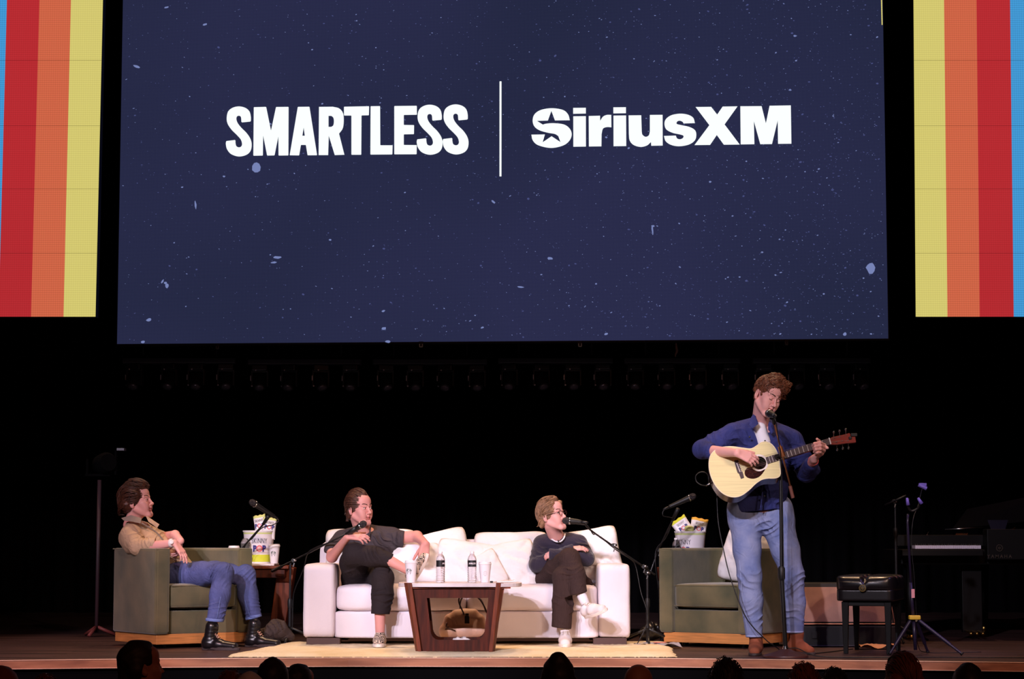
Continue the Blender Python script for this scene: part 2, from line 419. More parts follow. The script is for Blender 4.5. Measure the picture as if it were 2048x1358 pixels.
M_['grille']=mat('brown_grille_cloth',(176,132,116),.8,bump=.3,bscale=500,var=.08)
M_['dark_case']=mat('dark_case',(20,18,20),.6)
M_['piano']=mat('piano_lacquer',(5,5,6),.45,spec=.25); M_['piano_lid']=mat('piano_lid',(8,7,9),.75,spec=.1)
M_['ivory']=mat('ivory_key',(232,222,236),.3)
M_['yellow']=mat('yellow_collar',(222,186,60),.45)
M_['pink_label']=mat('pink_sticker',(220,150,160),.5)
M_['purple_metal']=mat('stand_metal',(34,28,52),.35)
M_['chair_black']=mat('nylon_bag',(56,42,38),.8,wrk=.8,wsc=9,bump=.3,bscale=40)
M_['aud_cloth']=mat('audience_cloth',(46,34,36),.9)
M_['aud_white']=mat('audience_white_shirt',(190,180,180),.9)
M_['aud_hair']=mat('audience_hair',(34,20,16),.6)
M_['aud_red']=mat('audience_red_hair',(110,46,26),.6)
M_['aud_skin']=mat('audience_skin',(170,110,90),.6)
M_['drape']=mat('black_velour',(9,8,10),.95,spec=.05)
M_['truss']=mat('fixture_black',(16,15,18),.5)

# ================================================================= SETTING
# stage floor with a gently varying front edge
def floor_mat():
    m=mat('stage_boards',(58,36,38),.42,spec=.4); nt=m.node_tree; b=nt.nodes['Principled BSDF']
    tc=nd(nt,'ShaderNodeTexCoord'); mp=nd(nt,'ShaderNodeMapping'); mp.inputs['Scale'].default_value=(.35,7,1); nt.links.new(tc.outputs['Object'],mp.inputs['Vector'])
    n=nd(nt,'ShaderNodeTexNoise'); n.inputs['Scale'].default_value=3; n.inputs['Detail'].default_value=6; nt.links.new(mp.outputs[0],n.inputs['Vector'])
    r=nd(nt,'ShaderNodeValToRGB'); r.color_ramp.elements[0].position=.35; r.color_ramp.elements[1].position=.72
    r.color_ramp.elements[0].color=lin((34,21,22)); r.color_ramp.elements[1].color=lin((98,68,66)); nt.links.new(n.outputs['Fac'],r.inputs['Fac'])
    br=nd(nt,'ShaderNodeTexBrick'); br.inputs['Scale'].default_value=1; br.inputs['Brick Width'].default_value=3.1; br.inputs['Row Height'].default_value=.16; br.inputs['Mortar Size'].default_value=.004
    br.inputs['Color1'].default_value=(1,1,1,1); br.inputs['Color2'].default_value=(.75,.75,.75,1); br.inputs['Mortar'].default_value=(.25,.25,.25,1); nt.links.new(tc.outputs['Object'],br.inputs['Vector'])
    mx=nd(nt,'ShaderNodeMixRGB',blend_type='MULTIPLY'); mx.inputs[0].default_value=1; nt.links.new(r.outputs[0],mx.inputs[1]); nt.links.new(br.outputs[0],mx.inputs[2]); nt.links.new(mx.outputs[0],b.inputs['Base Color'])
    r2=nd(nt,'ShaderNodeMapRange'); r2.inputs[3].default_value=.3; r2.inputs[4].default_value=.6; nt.links.new(n.outputs['Fac'],r2.inputs[0]); nt.links.new(r2.outputs[0],b.inputs['Roughness'])
    return m
def edgeY(px):  # distance of the stage lip along its run
    return np.interp(px,[-400,0,330,700,1300,1700,2048,2500],[14.0,14.1,14.3,14.42,14.36,14.1,13.86,13.6])
pxs=list(range(-400,2501,50)); lip=[]
for p in pxs:
    y=float(edgeY(p)); lip.append(V((p-1024)/F*y,y,0))
bm=nb(); prism(bm,lip+[V(8.5,24,0),V(-8.5,24,0)],(0,0,-.04)); struct(obj('floor_stage',bm,floor_mat()))
bm=nb()
for a,b in zip(lip,lip[1:]):   # wooden nosing board under the lip
    for (z0,z1,o) in ((.004,-.052,.018),):
        d=V(0,-o,0); q=[a+d+V(0,0,z0),b+d+V(0,0,z0),b+d+V(0,0,z1),a+d+V(0,0,z1)]; vs=[bm.verts.new(x) for x in q]; bm.faces.new(vs)
        q=[a+V(0,0,z0),b+V(0,0,z0),b+d+V(0,0,z0),a+d+V(0,0,z0)]; bm.faces.new([bm.verts.new(x) for x in q])
        q=[a+d+V(0,0,z1),b+d+V(0,0,z1),b+V(0,.02,z1),a+V(0,.02,z1)]; bm.faces.new([bm.verts.new(x) for x in q])
bmesh.ops.remove_doubles(bm,verts=bm.verts,dist=1e-4)
struct(obj('trim_1',bm,mat('nosing_oak',(196,128,92),.5,var=.35,vscale=3,stretch=(.6,8,8),c2=(150,92,66))))
edge=mat('nosing_highlight',(236,186,160),.4)  # brighter wood paints the highlight lines along the nosing
for nm_,z_,r_ in (('highlight_line_1',.003,.0035),('highlight_line_2',-.053,.003)):
    bm=nb(); tube(bm,[p+V(0,-.019,z_) for p in lip],r_,6); struct(obj(nm_,bm,edge,smooth=True))
bm=nb()
for a,b in zip(lip,lip[1:]):
    q=[a+V(0,.02,-.04),b+V(0,.02,-.04),b+V(0,.02,-1.3),a+V(0,.02,-1.3)]; bm.faces.new([bm.verts.new(x) for x in q])
bmesh.ops.remove_doubles(bm,verts=bm.verts,dist=1e-4)
struct(obj('wall_stage_front',bm,M_['drape']))
bm=nb(); box(bm,(0,4,-1.35),(24,24,.1)); struct(obj('floor_auditorium',bm,mat('auditorium_carpet',(14,9,10),.95)))
# folded black drape across the back and the wings
bm=nb(); N=420; prev=None
for i in range(N+1):
    x=-8.5+17*i/N; y=23.2+.10*math.sin(i*.9)+.05*math.sin(i*.37+1)
    a=bm.verts.new((x,y,0.0)); b=bm.verts.new((x,y,9.5))
    if prev: bm.faces.new((prev[0],a,b,prev[1]))
    prev=(a,b)
struct(obj('wall_back',bm,M_['drape'],smooth=True))
for s,nm in ((-1,'wall_left'),(1,'wall_right')):
    bm=nb(); prev=None
    for i in range(161):
        y=15+9*i/160; x=s*(8.3+.08*math.sin(i*.9))
        a=bm.verts.new((x,y,0.0)); b=bm.verts.new((x,y,9.5))
        if prev: bm.faces.new((prev[0],a,b,prev[1]))
        prev=(a,b)
    struct(obj(nm,bm,M_['drape'],smooth=True))

# ================================================================= SCREENS
def emis(name,c,pitch=.011,amp=.06,s=1.0,c2=None):
    """LED wall face: emits, with the diode rows showing"""
    m=bpy.data.materials.new(name); m.use_nodes=True; nt=m.node_tree; b=nt.nodes['Principled BSDF']
    b.inputs['Base Color'].default_value=(0.004,.004,.004,1); b.inputs['Roughness'].default_value=.9; b.inputs['Specular IOR Level'].default_value=0
    tc=nd(nt,'ShaderNodeTexCoord'); last=None
    for direc,amp_ in (('Z',amp),('X',amp*.6)):
        w=nd(nt,'ShaderNodeTexWave',wave_type='BANDS',bands_direction=direc); w.inputs['Scale'].default_value=.314/pitch; w.inputs['Distortion'].default_value=0
        nt.links.new(tc.outputs['Object'],w.inputs['Vector'])
        r=nd(nt,'ShaderNodeMapRange'); r.inputs[3].default_value=1-amp_; r.inputs[4].default_value=1+amp_; nt.links.new(w.outputs['Fac'],r.inputs[0])
        if last is None: last=r
        else:
            mu=nd(nt,'ShaderNodeMath',operation='MULTIPLY'); nt.links.new(last.outputs[0],mu.inputs[0]); nt.links.new(r.outputs[0],mu.inputs[1]); last=mu
    # broad unevenness between the cabinets of the wall
    n=nd(nt,'ShaderNodeTexNoise'); n.inputs['Scale'].default_value=.35; n.inputs['Detail'].default_value=1; nt.links.new(tc.outputs['Object'],n.inputs['Vector'])
    rp=nd(nt,'ShaderNodeValToRGB'); rp.color_ramp.elements[0].position=.35; rp.color_ramp.elements[1].position=.65
    rp.color_ramp.elements[0].color=lin(c); rp.color_ramp.elements[1].color=lin(c2 or c); nt.links.new(n.outputs['Fac'],rp.inputs[0])
    nt.links.new(rp.outputs[0],b.inputs['Emission Color'])
    mu=nd(nt,'ShaderNodeMath',operation='MULTIPLY'); mu.inputs[1].default_value=s; nt.links.new(last.outputs[0],mu.inputs[0]); nt.links.new(mu.outputs[0],b.inputs['Emission Strength'])
    return m
M_['led_navy']=emis('led_navy',(36,40,66),.012,.05,1,(42,44,75))
M_['led_speck']=emis('led_speck',(118,130,180),.012,0)
M_['led_speck_dim']=emis('led_speck_dim',(72,78,126),.012,0)
M_['led_white']=emis('led_white',(247,255,255),.012,0,1.05)
M_['led_blue']=emis('led_blue',(66,150,208),.02,.12); M_['led_red']=emis('led_red',(178,42,48),.02,.07,1,(184,44,50))
M_['led_orange']=emis('led_orange',(205,100,70),.02,.1); M_['led_yellow']=emis('led_yellow',(211,199,112),.02,.06)
# plane of the main screen: right end hangs slightly nearer
SA=P(234,688,19.8); SB=P(1778,678,19.25)
SU=V(SB.x-SA.x,SB.y-SA.y,0).normalized(); SN=V(SU.y,-SU.x,0)   # SN points to the audience
def scr(px,py,off=0.0):
    o=V(0,0,CH); d=P(px,py,10)-o; base=SA+SN*off
    t=(base-o).dot(SN)/d.dot(SN); q=o+d*t
    return q
def s2(px,py):
    q=scr(px,py)-SA; return (q.dot(SU),q.z)
SM=Matrix(((SU.x,0,-SN.x,SA.x),(SU.y,0,-SN.y,SA.y),(0,1,0,SA.z),(0,0,0,1)))  # local (u, v, into screen)
SM=Matrix(((SU.x,0,SN.x,SA.x),(SU.y,0,SN.y,SA.y),(0,1,0,SA.z),(0,0,0,1)))
scrn=thing('led_screen','huge dark navy speckled screen hanging above the sofa with two white wordmarks','screen',loc=(SA.x,SA.y,SA.z))
bm=nb(); TL=s2(246,-6); TR=s2(1766,-6); BL=s2(234,688); BR=s2(1778,678)
BLx=(BL[0]+s2(246,0)[0])/2; BRx=(BR[0]+s2(1764,0)[0])/2; TOP=TL[1]+.35; BOT=BL[1]
box(bm,((BLx+BRx)/2,(TOP+BOT)/2,-.08),(BRx-BLx+.02,TOP-BOT+.02,.15),mi=0); bm.transform(SM)
obj('cabinet',bm,M_['truss'],scrn,world=True)
bm=nb()
vs=[bm.verts.new((x,y,0)) for x,y in ((BLx,BOT),(BRx,BOT),(BRx,TOP),(BLx,TOP))]; bm.faces.new(vs)
rs=random.Random(3)
def fleck(cx,cy,a,b,ang,mi,n=7,z=.003):
    pts=[]
    for k in range(n):
        t=2*PI*k/n; r=rs.uniform(.75,1.15); x=a*math.cos(t)*r; y=b*math.sin(t)*r
        pts.append(bm.verts.new((cx+x*math.cos(ang)-y*math.sin(ang),cy+x*math.sin(ang)+y*math.cos(ang),z)))
    bm.faces.new(pts).material_index=mi
U=1/225.
for _ in range(9500):
    x=rs.uniform(BLx+.03,BRx-.03); y=rs.uniform(BOT+.03,TOP-.03)
    # flecks gather towards the lower right and the left rim, as on the screen
    dens=.22+.78*((x-BLx)/(BRx-BLx))**1.8*(1.15-.55*(y-BOT)/(TOP-BOT))
    if rs.random()>dens: continue
    big=rs.random()**5; big=big**2; a=(.55+2.0*big+rs.random()*.8)*U; b=a*rs.uniform(.3,.8)
    fleck(x,y,a,b,rs.uniform(-.5,.5),1 if rs.random()<.3 else 2,5)
for (px,py,a,b,ang) in ((513,335,9,12,.1),(1741,537,9,11,.2),(273,133,8,3,-.3),(333,15,6,2,.2),(410,49,5,2.5,.2),(391,410,2.2,9,.1),(1305,461,2,11,.1),(1306,452,4,2,0),
    (987,404,5,2.2,-.7),(1041,574,8,2,-.1),(298,640,6,4,.3),(334,572,4,6,0),(331,566,3,3,0),(776,683,6,3,0),(768,657,5,3,.1),(548,525,7,2,.1),(555,515,9,3,0),(1212,668,4,2.5,.2),(767,622,4,2,.3),
    (1690,668,4,4,.5),(325,563,5,2,1),(660,480,3,2,0),(1100,517,6,3,0),(1590,72,4,2,0),(286,684,5,3,.2),(965,655,4,2,.2),(1580,180,3,2,0),(448,353,3,2,0)):
    x,y=s2(px,py); fleck(x,y,a*U,b*U,ang,1,9)
x0,y0=s2(1763,-6); x1,y1=s2(1763.5,50); x2,y2=s2(1766,50)
bm.faces.new([bm.verts.new(q) for q in ((x0-.008,y0+.3,.004),(x1-.002,y1,.004),(x1+.008,y1,.004),(x0+.004,y0+.3,.004))]).material_index=3
bm.transform(SM)
for v in bm.verts: pass
obj('display',bm,[M_['led_navy'],M_['led_speck'],M_['led_speck_dim'],M_['led_yellow']],scrn,world=True,smooth='keep')
Sg=[(490,360,1),(488,300),(465,220),(400,165),(300,143),(200,165),(130,225),(108,330),(125,420),(185,510),(270,595),(330,665),(350,735),(335,775),(300,787),(262,770),(248,725),(246,680,1),(236,672,1),(105,688,1),(98,700,1),(95,740),(115,820),(180,895),(300,932),(420,905),(485,840),(502,740),(480,650),(420,560),(340,480),(285,410),(262,350),(268,305),(300,290),(332,310),(340,385,1),(350,395,1),(475,383,1),(488,375,1)]
def off(L,dx,dy): return [(p[0]+dx,p[1]+dy)+tuple(p[2:]) for p in L]
def sh(L): return [(p[0],p[1],1) for p in L]
def rnd(L,r=9):
    out=[]; n=len(L)
    for i in range(n):
        p=V(L[i][0],L[i][1],0); a=V(L[i-1][0],L[i-1][1],0)-p; b=V(L[(i+1)%n][0],L[(i+1)%n][1],0)-p
        q=min(r,a.length*.4,b.length*.4); s=p+a.normalized()*q; e=p+b.normalized()*q; m=(s+e+2*p)/4
        out+=[(s.x,s.y,1),(m.x,m.y,1),(e.x,e.y,1)]
    return out
C1=(440,195,.12695); C2=(690,195,.12695); C3=(1055,200,.12695); C4=(1300,195,.14648)
def glyph(cset,loops): return [[s2(cset[0]+p[0]*cset[2],cset[1]+p[1]*cset[2]) for p in cr(L)] for L in loops]
W1=[(C1,[Sg]),(C2,[off(Sg,1037,-27)]),(C2,[off(Sg,1446,-32)]),
 (C1,[rnd([(535,155),(730,150),(806,525),(885,152),(1083,150),(1080,915),(925,917),(922,615),(862,915),(745,917),(682,600),(678,917),(528,920)])]),
 (C1,[rnd([(1228,150),(1412,148),(1532,912),(1382,913),(1355,750),(1277,750),(1250,915),(1100,913)]),sh([(1320,475),(1338,605),(1300,605)])]),
 (C1,[[(1562,150,1),(1780,148,1),(1880,175),(1940,250),(1952,370),(1935,490),(1878,572,1),(1962,905,1),(1810,910,1),(1716,605,1),(1706,910,1),(1556,910,1)],[(1712,292,1),(1755,292,1),(1787,320),(1797,378),(1787,440),(1755,465,1),(1712,465,1)]]),
 (C2,[rnd([(-14,148),(382,140),(378,283),(262,285),(258,905),(103,905),(103,287),(-14,287)])]),
 (C2,[rnd([(405,140),(555,138),(558,755),(752,755),(748,900),(402,902)])]),
 (C2,[rnd([(778,137),(1133,133),(1135,275),(928,278),(928,435),(1090,437),(1088,580),(928,583),(928,750),(1133,752),(1130,897),(778,898)])])]
W2=[(C3,[[(668,322,1),(640,230),(560,160),(385,132),(210,160),(110,230),(82,330),(110,420),(190,480),(320,518),(430,538),(485,570,1),(520,665,1),(380,573,1),(240,668,1),(275,545,1),(62,548,1),(85,640),(170,715),(370,758),(560,720),(660,645),(697,550),(670,460),(580,390),(420,368),(300,375),(243,390,1),(150,332,1),(322,327,1),(377,175,1),(433,325,1)]]),
 (C3,[sh([(720,127),(920,125),(920,216),(720,220)])]),(C3,[sh([(722,259),(920,257),(921,736),(723,739)])]),
 (C3,[sh([(1353,118),(1551,116),(1551,211),(1353,214)])]),(C3,[sh([(1355,248),(1553,246),(1556,728),(1356,731)])]),
 (C3,[[(965,255,1),(1143,250,1),(1145,330,1),(1190,265),(1250,238),(1320,237,1),(1322,433,1),(1250,430),(1190,455),(1168,540,1),(1165,733,1),(968,735,1)]]),
 (C3,[[(1593,245,1),(1792,243,1),(1800,500,1),(1812,550),(1860,582),(1910,560),(1928,500,1),(1928,238,1),(2128,236,1),(2130,720,1),(1950,724,1),(1945,665,1),(1880,720),(1780,742),(1670,710),(1610,640),(1597,540,1)]]),
 (C4,[[(613,352,1),(590,280),(520,238),(410,223),(290,245),(215,300),(198,370),(225,440),(310,485),(400,505),(450,520),(458,540),(440,562),(405,572),(370,560),(352,522,1),(190,527,1),(215,600),(290,650),(400,668),(530,645),(610,590),(632,520),(615,450),(540,405),(430,380),(370,365),(363,345),(380,325),(410,320),(445,335),(458,357,1)]]),
 (C4,[sh([(622,132),(835,130),(917,235),(992,126),(1195,123),(1018,370),(1225,645),(1008,647),(912,515),(820,650),(607,652),(810,380)])]),
 (C4,[sh([(1233,122),(1523,120),(1582,355),(1632,115),(1922,110),(1930,633),(1748,635),(1743,315),(1665,638),(1505,640),(1418,325),(1425,640),(1238,643)])])]
for W,lab in ((W1,'bold condensed white capitals'),(W2,'heavy white wordmark with a star cut into its first letter')):
    bm=nb()
    for cs,loops in W: merge(bm,fill2d(glyph(cs,loops)),Matrix.Translation((0,0,.008)))
    bm.transform(SM); obj('lettering',bm,M_['led_white'],scrn,world=True,label=lab)
for q in (.2,.8):
    bm=nb(); A=SM@V(BLx+(BRx-BLx)*q,TOP-.05,-.08); tube(bm,[A,A+V(0,0,3)],.015,8); obj('hanging_cable',bm,M_['truss'],scrn,world=True)
bm=nb(); a=s2(999.2,163); b=s2(1003,353); bm.faces.new([bm.verts.new(q) for q in ((a[0],a[1],.006),(b[0],a[1],.006),(b[0],b[1],.006),(a[0],b[1],.006))]); bm.transform(SM)
obj('divider_line',bm,M_['led_white'],scrn,world=True)
# side screens of vertical colour bands
def bands(name,D,top,bot,cols,lab,side):
    pt=[P(x,-4,D) for x in top]; pb=[P(x,633.5,D) for x in bot]
    ext=[a+(a-b)*.1 for a,b in zip(pt,pb)]
    c=pb[0]; r=thing(name,lab,'screen',loc=tuple(c),group=None)
    bm=nb(); idx=[0,len(top)-1]; prism(bm,[pb[0],pb[-1],ext[-1],ext[0]],(0,.12,0)); bmesh.ops.translate(bm,vec=(0,.012,0),verts=bm.verts)
    obj('cabinet',bm,M_['truss'],r,world=True)
    bm=nb()
    for i,cn in enumerate(cols):
        f=bm.faces.new([bm.verts.new(q) for q in (pb[i],pb[i+1],ext[i+1],ext[i])]); f.material_index=i
    obj('display',bm,[M_[x] for x in cols],r,world=True)
    bm=nb()
    for y in (122,254,380,508):
        f_=(633.5-y)/637.5; A=pb[0].lerp(pt[0],f_); B=pb[-1].lerp(pt[-1],f_); d=V(0,-.002,.0009); bm.faces.new([bm.verts.new(q) for q in (A+V(0,-.002,-.0009),B+V(0,-.002,-.0009),B+d,A+d)])
    obj('panel_seam',bm,M_['truss'],r,world=True)
    for q in (.25,.75):
        bm=nb(); A=ext[0].lerp(ext[-1],q)+V(0,.07,-.05); tube(bm,[A,A+V(0,0,3)],.012,8); obj('hanging_cable',bm,M_['truss'],r,world=True)
    return r
bands('led_banner',19.3,[-190,-50,14,79,142,206],[-207,-66,-3,62,127,191],['led_orange','led_blue','led_red','led_orange','led_yellow'],'tall striped screen left of the navy screen, yellow orange red and blue bands',-1)
bands('led_banner',19.3,[1827,1888,1953,2020,2085,2230],[1831.5,1895,1959.5,2027.5,2092,2240],['led_yellow','led_orange','led_red','led_blue','led_orange'],'tall striped screen right of the navy screen, yellow band at its left edge',1)
# small rigging brackets and strap under the screen
for px,py,l in ((435,695,'faint small rigging bracket under the screen, leftmost'),(842,691,'white square rigging bracket under the screen, above the dark haired man'),(1160,690,'white square rigging bracket under the screen, above the man in glasses'),(1573,687,'faint square rigging bracket under the screen, above the guitarist')):
    q=scr(px,py,.02); bm=nb(); s=.026 if 'white' in l else .02
    for dx,dz,w,h in ((-s/2,0,.006,s),(s/2,0,.006,s),(0,-s/2,s,.006)): box(bm,q+V(dx,0,dz),(w,.03,h))
    box(bm,q+V(0,.02,s*.5),(s*1.6,.02,.05),mi=1)
    tag(obj('rigging_bracket',bm,[mat('bracket',(190,186,170) if 'white' in l else (84,80,74),.5),M_['truss']]),l,'bracket','brackets under the screen')
bm=nb(); q=[scr(x,y,.02) for x,y in ((1352,686),(1353,697),(1354,702),(1351,709),(1351,714))]; tube(bm,q,[.006,.012,.012,.008,.003],8,smooth_path=3)
tag(obj('hanging_strap',bm,mat('strap',(110,92,88),.8),smooth=True),'short pale strap dangling under the right half of the screen','strap')
# ---------------------------------------------------------------- lighting bars and moving heads under the screen
FD=20.4
def fixture():
    r=thing('moving_head_light','x','stage light')
    bm=nb(); box(bm,(0,0,-.03),(.15,.11,.06)); obj('base',bm,M_['truss'],r,bevel=.01)
    bm=nb()
    for s in (-1,1): box(bm,(s*.075,0,-.13),(.016,.05,.16))
    box(bm,(0,0,-.066),(.16,.06,.014)); obj('yoke',bm,M_['truss'],r,bevel=.004)
    bm=nb(); tg=mat('trim_glint',(190,184,190),.35,metal=.3); box(bm,(-.084,-.027,-.13),(.006,.006,.05)); obj('yoke_glint',bm,tg,r); bm=nb(); lathe(bm,[(.006,0),(.008,.004),(.004,.008)],c=(-.03,-.058,-.055),n=10,axis=(0,-1,0)); obj('base_glint',bm,tg,r); bm=nb(); lathe(bm,[(.006,0),(.008,.004),(.004,.008)],c=(-.07,-.03,-.205),n=10,axis=(0,-1,0)); obj('head_glint',bm,tg,r)  # tiny pale pieces stand in for glints on the dark fixture
    bm=nb(); lathe(bm,[(.045,-.08),(.06,-.05),(.062,.05),(.056,.085)],c=(0,-.02,-.155),n=16,axis=(.1,-.55,-.8)); h=obj('head',bm,M_['truss'],r,smooth=True,angle=40)
    bm=nb(); lathe(bm,[(.05,0),(.035,.012),(.001,.018)],c=V(0,-.02,-.155)+V(.1,-.55,-.8).normalized()*.085,n=16,axis=(.1,-.55,-.8)); obj('lens',bm,mat('lens_glass',(120,120,130),.08,metal=.7),h,world=False,smooth=True)
    return r
fx=None; groups=[([270,340,393,452],722,'leftmost bar'),([520,580,641,703],724,'second bar from the left'),([770,831,893,955],724,'middle left bar'),([1020,1082,1145,1206],722,'middle right bar'),([1272,1334,1396,1460],722,'second bar from the right'),([1528,1592,1653,1720],722,'rightmost bar')]
pos=['first','second','third','fourth']
for gi,(xs,y,nm) in enumerate(groups):
    a=P(xs[0]-24,y,FD); b=P(xs[-1]+20,y,FD); bm=nb(); c=(a+b)/2; zt=c.z+.03
    box(bm,(c.x,FD,c.z),((b-a).x,.12,.055)); 
    bar=thing('light_bar','long dark lighting bar under the navy screen, %s of the six'%nm.replace(' bar',''),'light bar',loc=(c.x,FD,c.z),group='lighting bars under the screen')
    obj('housing',bm,mat('bar_paint',(30,26,32),.6),bar,world=True,bevel=.01)
    bm=nb()
    for s in (-.35,.35): tube(bm,[V(c.x+s,FD,c.z+.02),V(c.x+s,FD+.02,6.2)],.012,8)
    obj('hanging_rod',bm,M_['truss'],bar,world=True)
    for i,x in enumerate(xs):
        yy=y+9+(5 if gi==0 else 0); M=Matrix.Translation(P(x,yy-3,FD)-V(0,.0,-.02))@Matrix.Rotation(random.uniform(-.5,.5),4,'Z')
        M=Matrix.Translation((P(x,yy,FD).x,FD,c.z-.0275))@Matrix.Rotation(random.uniform(-.4,.4),4,'Z')
        lab='dark moving head light, %s from the left under the %s'%(pos[i],nm)
        if fx is None:
            fx=fixture(); fx.matrix_local=M; WM[fx.name]=M; fx['label']=lab; fx['group']='moving heads under the screen'
        else: dup(fx,M,lab)
# ================================================================= FURNITURE
def gx(px,D): return (px-1024)/F*D
# rug
bm=nb(); r0=V(gx(455,14.52),14.5,0); rugc=[(gx(457,14.5),14.5),(gx(1350,14.5),14.5),(gx(1345,15.75),16.3),(gx(585,16.3),16.3)]
NX,NY=150,30; g={}
for i in range(NX+1):
    for j in range(NY+1):
        u=i/NX; v=j/NY; a=V(*rugc[0],0).lerp(V(*rugc[1],0),u); b=V(*rugc[3],0).lerp(V(*rugc[2],0),u); p=a.lerp(b,v)
        e=min(u*30,(1-u)*30,v*12,(1-v)*12,1); p.z=.004+.024*math.sqrt(max(e,0))+.003*math.sin(p.x*6+p.y*9)+random.uniform(0,.0035)
        if j==0: p.y+=random.uniform(-.012,.012)
        if i in (0,NX): p.x+=random.uniform(-.012,.012)
        if e==0: p.z=.002
        g[i,j]=bm.verts.new(p)
for i in range(NX):
    for j in range(NY): bm.faces.new((g[i,j],g[i+1,j],g[i+1,j+1],g[i,j+1]))
rug_=tag(obj('area_rug',bm,M_['rug'],smooth=True),'thick cream shag rug under the coffee table and white sofa','rug')
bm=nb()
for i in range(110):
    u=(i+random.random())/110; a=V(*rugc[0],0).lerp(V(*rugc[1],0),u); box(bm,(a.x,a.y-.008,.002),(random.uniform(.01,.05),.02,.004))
obj('rug_fringe_shade',bm,M_['dark_leather'],rug_,world=True)  # dark dashes stand in for the shade under the rug's fringe
RZ=.03
# ---- sofa
SX0,SX1=gx(607.5,15.6),gx(1260,15.6); SW=SX1-SX0; sx=(SX0+SX1)/2
sofa=thing('sofa','long white upholstered sofa with square arms in the middle of the stage','sofa',loc=(sx,16.1,0))
aw=.236
for s in (-1,1):
    bm=nb(); softbox(bm,(s*(SW/2-aw/2),0,(.612+.076)/2),(aw,.98,.536),n=14,res=14,noise=.0012,seed=3+s); obj('arm',bm,M_['sofa'],sofa,smooth=True)
bm=nb(); softbox(bm,(0,-.02,(.076+.272)/2),(SW-2*aw+.01,.93,.196),n=26,res=20,noise=.001,seed=9); obj('base_frame',bm,M_['sofa'],sofa,smooth=True)
bm=nb(); softbox(bm,(0,.40,.44),(SW-.10,.20,.70),n=16,res=16,noise=.001,seed=5); obj('back_frame',bm,M_['sofa'],sofa,smooth=True)
for s in (-1,1):
    w=(SW-2*aw)/2; bm=nb(); softbox(bm,(s*w/2,-.105,.365),(w-.004,.80,.190),n=9,res=22,puff=.07,noise=.0018,seed=20+s); obj('seat_cushion',bm,M_['sofa'],sofa,smooth=True)
for xx in (-1,1):
    for yy in (-1,1):
        bm=nb(); box(bm,(xx*(SW/2-.15),yy*.38,.053),(.245,.14,.05)); obj('foot',bm,M_['foot_wood'],sofa,bevel=.004)
# ---- loose cushions (world placed)
def MR(c,yaw=0,pitch=0,roll=0): return Matrix.Translation(V(c))@Euler((math.radians(90+pitch),0,math.radians(yaw)),'XYZ').to_matrix().to_4x4()@Matrix.Rotation(math.radians(roll),4,'Z')
def cush(name,pxy,D,w,h,t,label,cat='cushion',pitch=-14,roll=0,yaw=0,seed=0,wr=.006,corner=.1,group='loose white cushions on the sofa',m='cushion'):
    c=P(*pxy,D); bm=nb(); pillow(bm,w,h,t,Matrix.Identity(4),seed=seed,wr=wr,corner=corner,res=26)
    o=obj(name,bm,M_[m],None,smooth=True,M=MR(c,yaw,pitch,roll)); return tag(o,label,cat,group)
cush('back_cushion',(740,1112),16.33,.74,.46,.24,'large white back cushion behind the man in the charcoal tee','cushion',roll=0,seed=1)
cush('back_cushion',(866,1120),16.26,.62,.46,.22,'white back cushion leaning up to a high corner left of the gap','cushion',roll=13,seed=2)
cush('back_cushion',(1022,1118),16.24,.60,.46,.22,'white back cushion just right of the gap behind the sofa middle','cushion',roll=1,seed=3)
cush('back_cushion',(1118,1124),16.34,.46,.44,.22,'white back cushion behind the man in glasses','cushion',seed=4)
cush('back_cushion',(1185,1112),16.18,.46,.46,.22,'white back cushion tilted to a high corner beside the right sofa arm','cushion',roll=10,seed=5)
cush('throw_pillow',(828,1128),15.98,.42,.34,.2,'white throw pillow under the fist of the man in the charcoal tee','pillow',pitch=-18,roll=4,seed=6,wr=.004)
cush('throw_pillow',(932,1130),16.0,.50,.40,.22,'white throw pillow behind the two bottles on the coffee table','pillow',pitch=-18,roll=-9,seed=7)
cush('throw_pillow',(1018,1134),15.95,.46,.42,.2,'white throw pillow beside the seated man in glasses','pillow',pitch=-20,roll=12,seed=8)
cush('throw_pillow',(976,1140),15.80,.24,.30,.12,'small white pillow standing on its corner behind the right paper cup','pillow',pitch=-16,roll=28,seed=9,wr=.003)
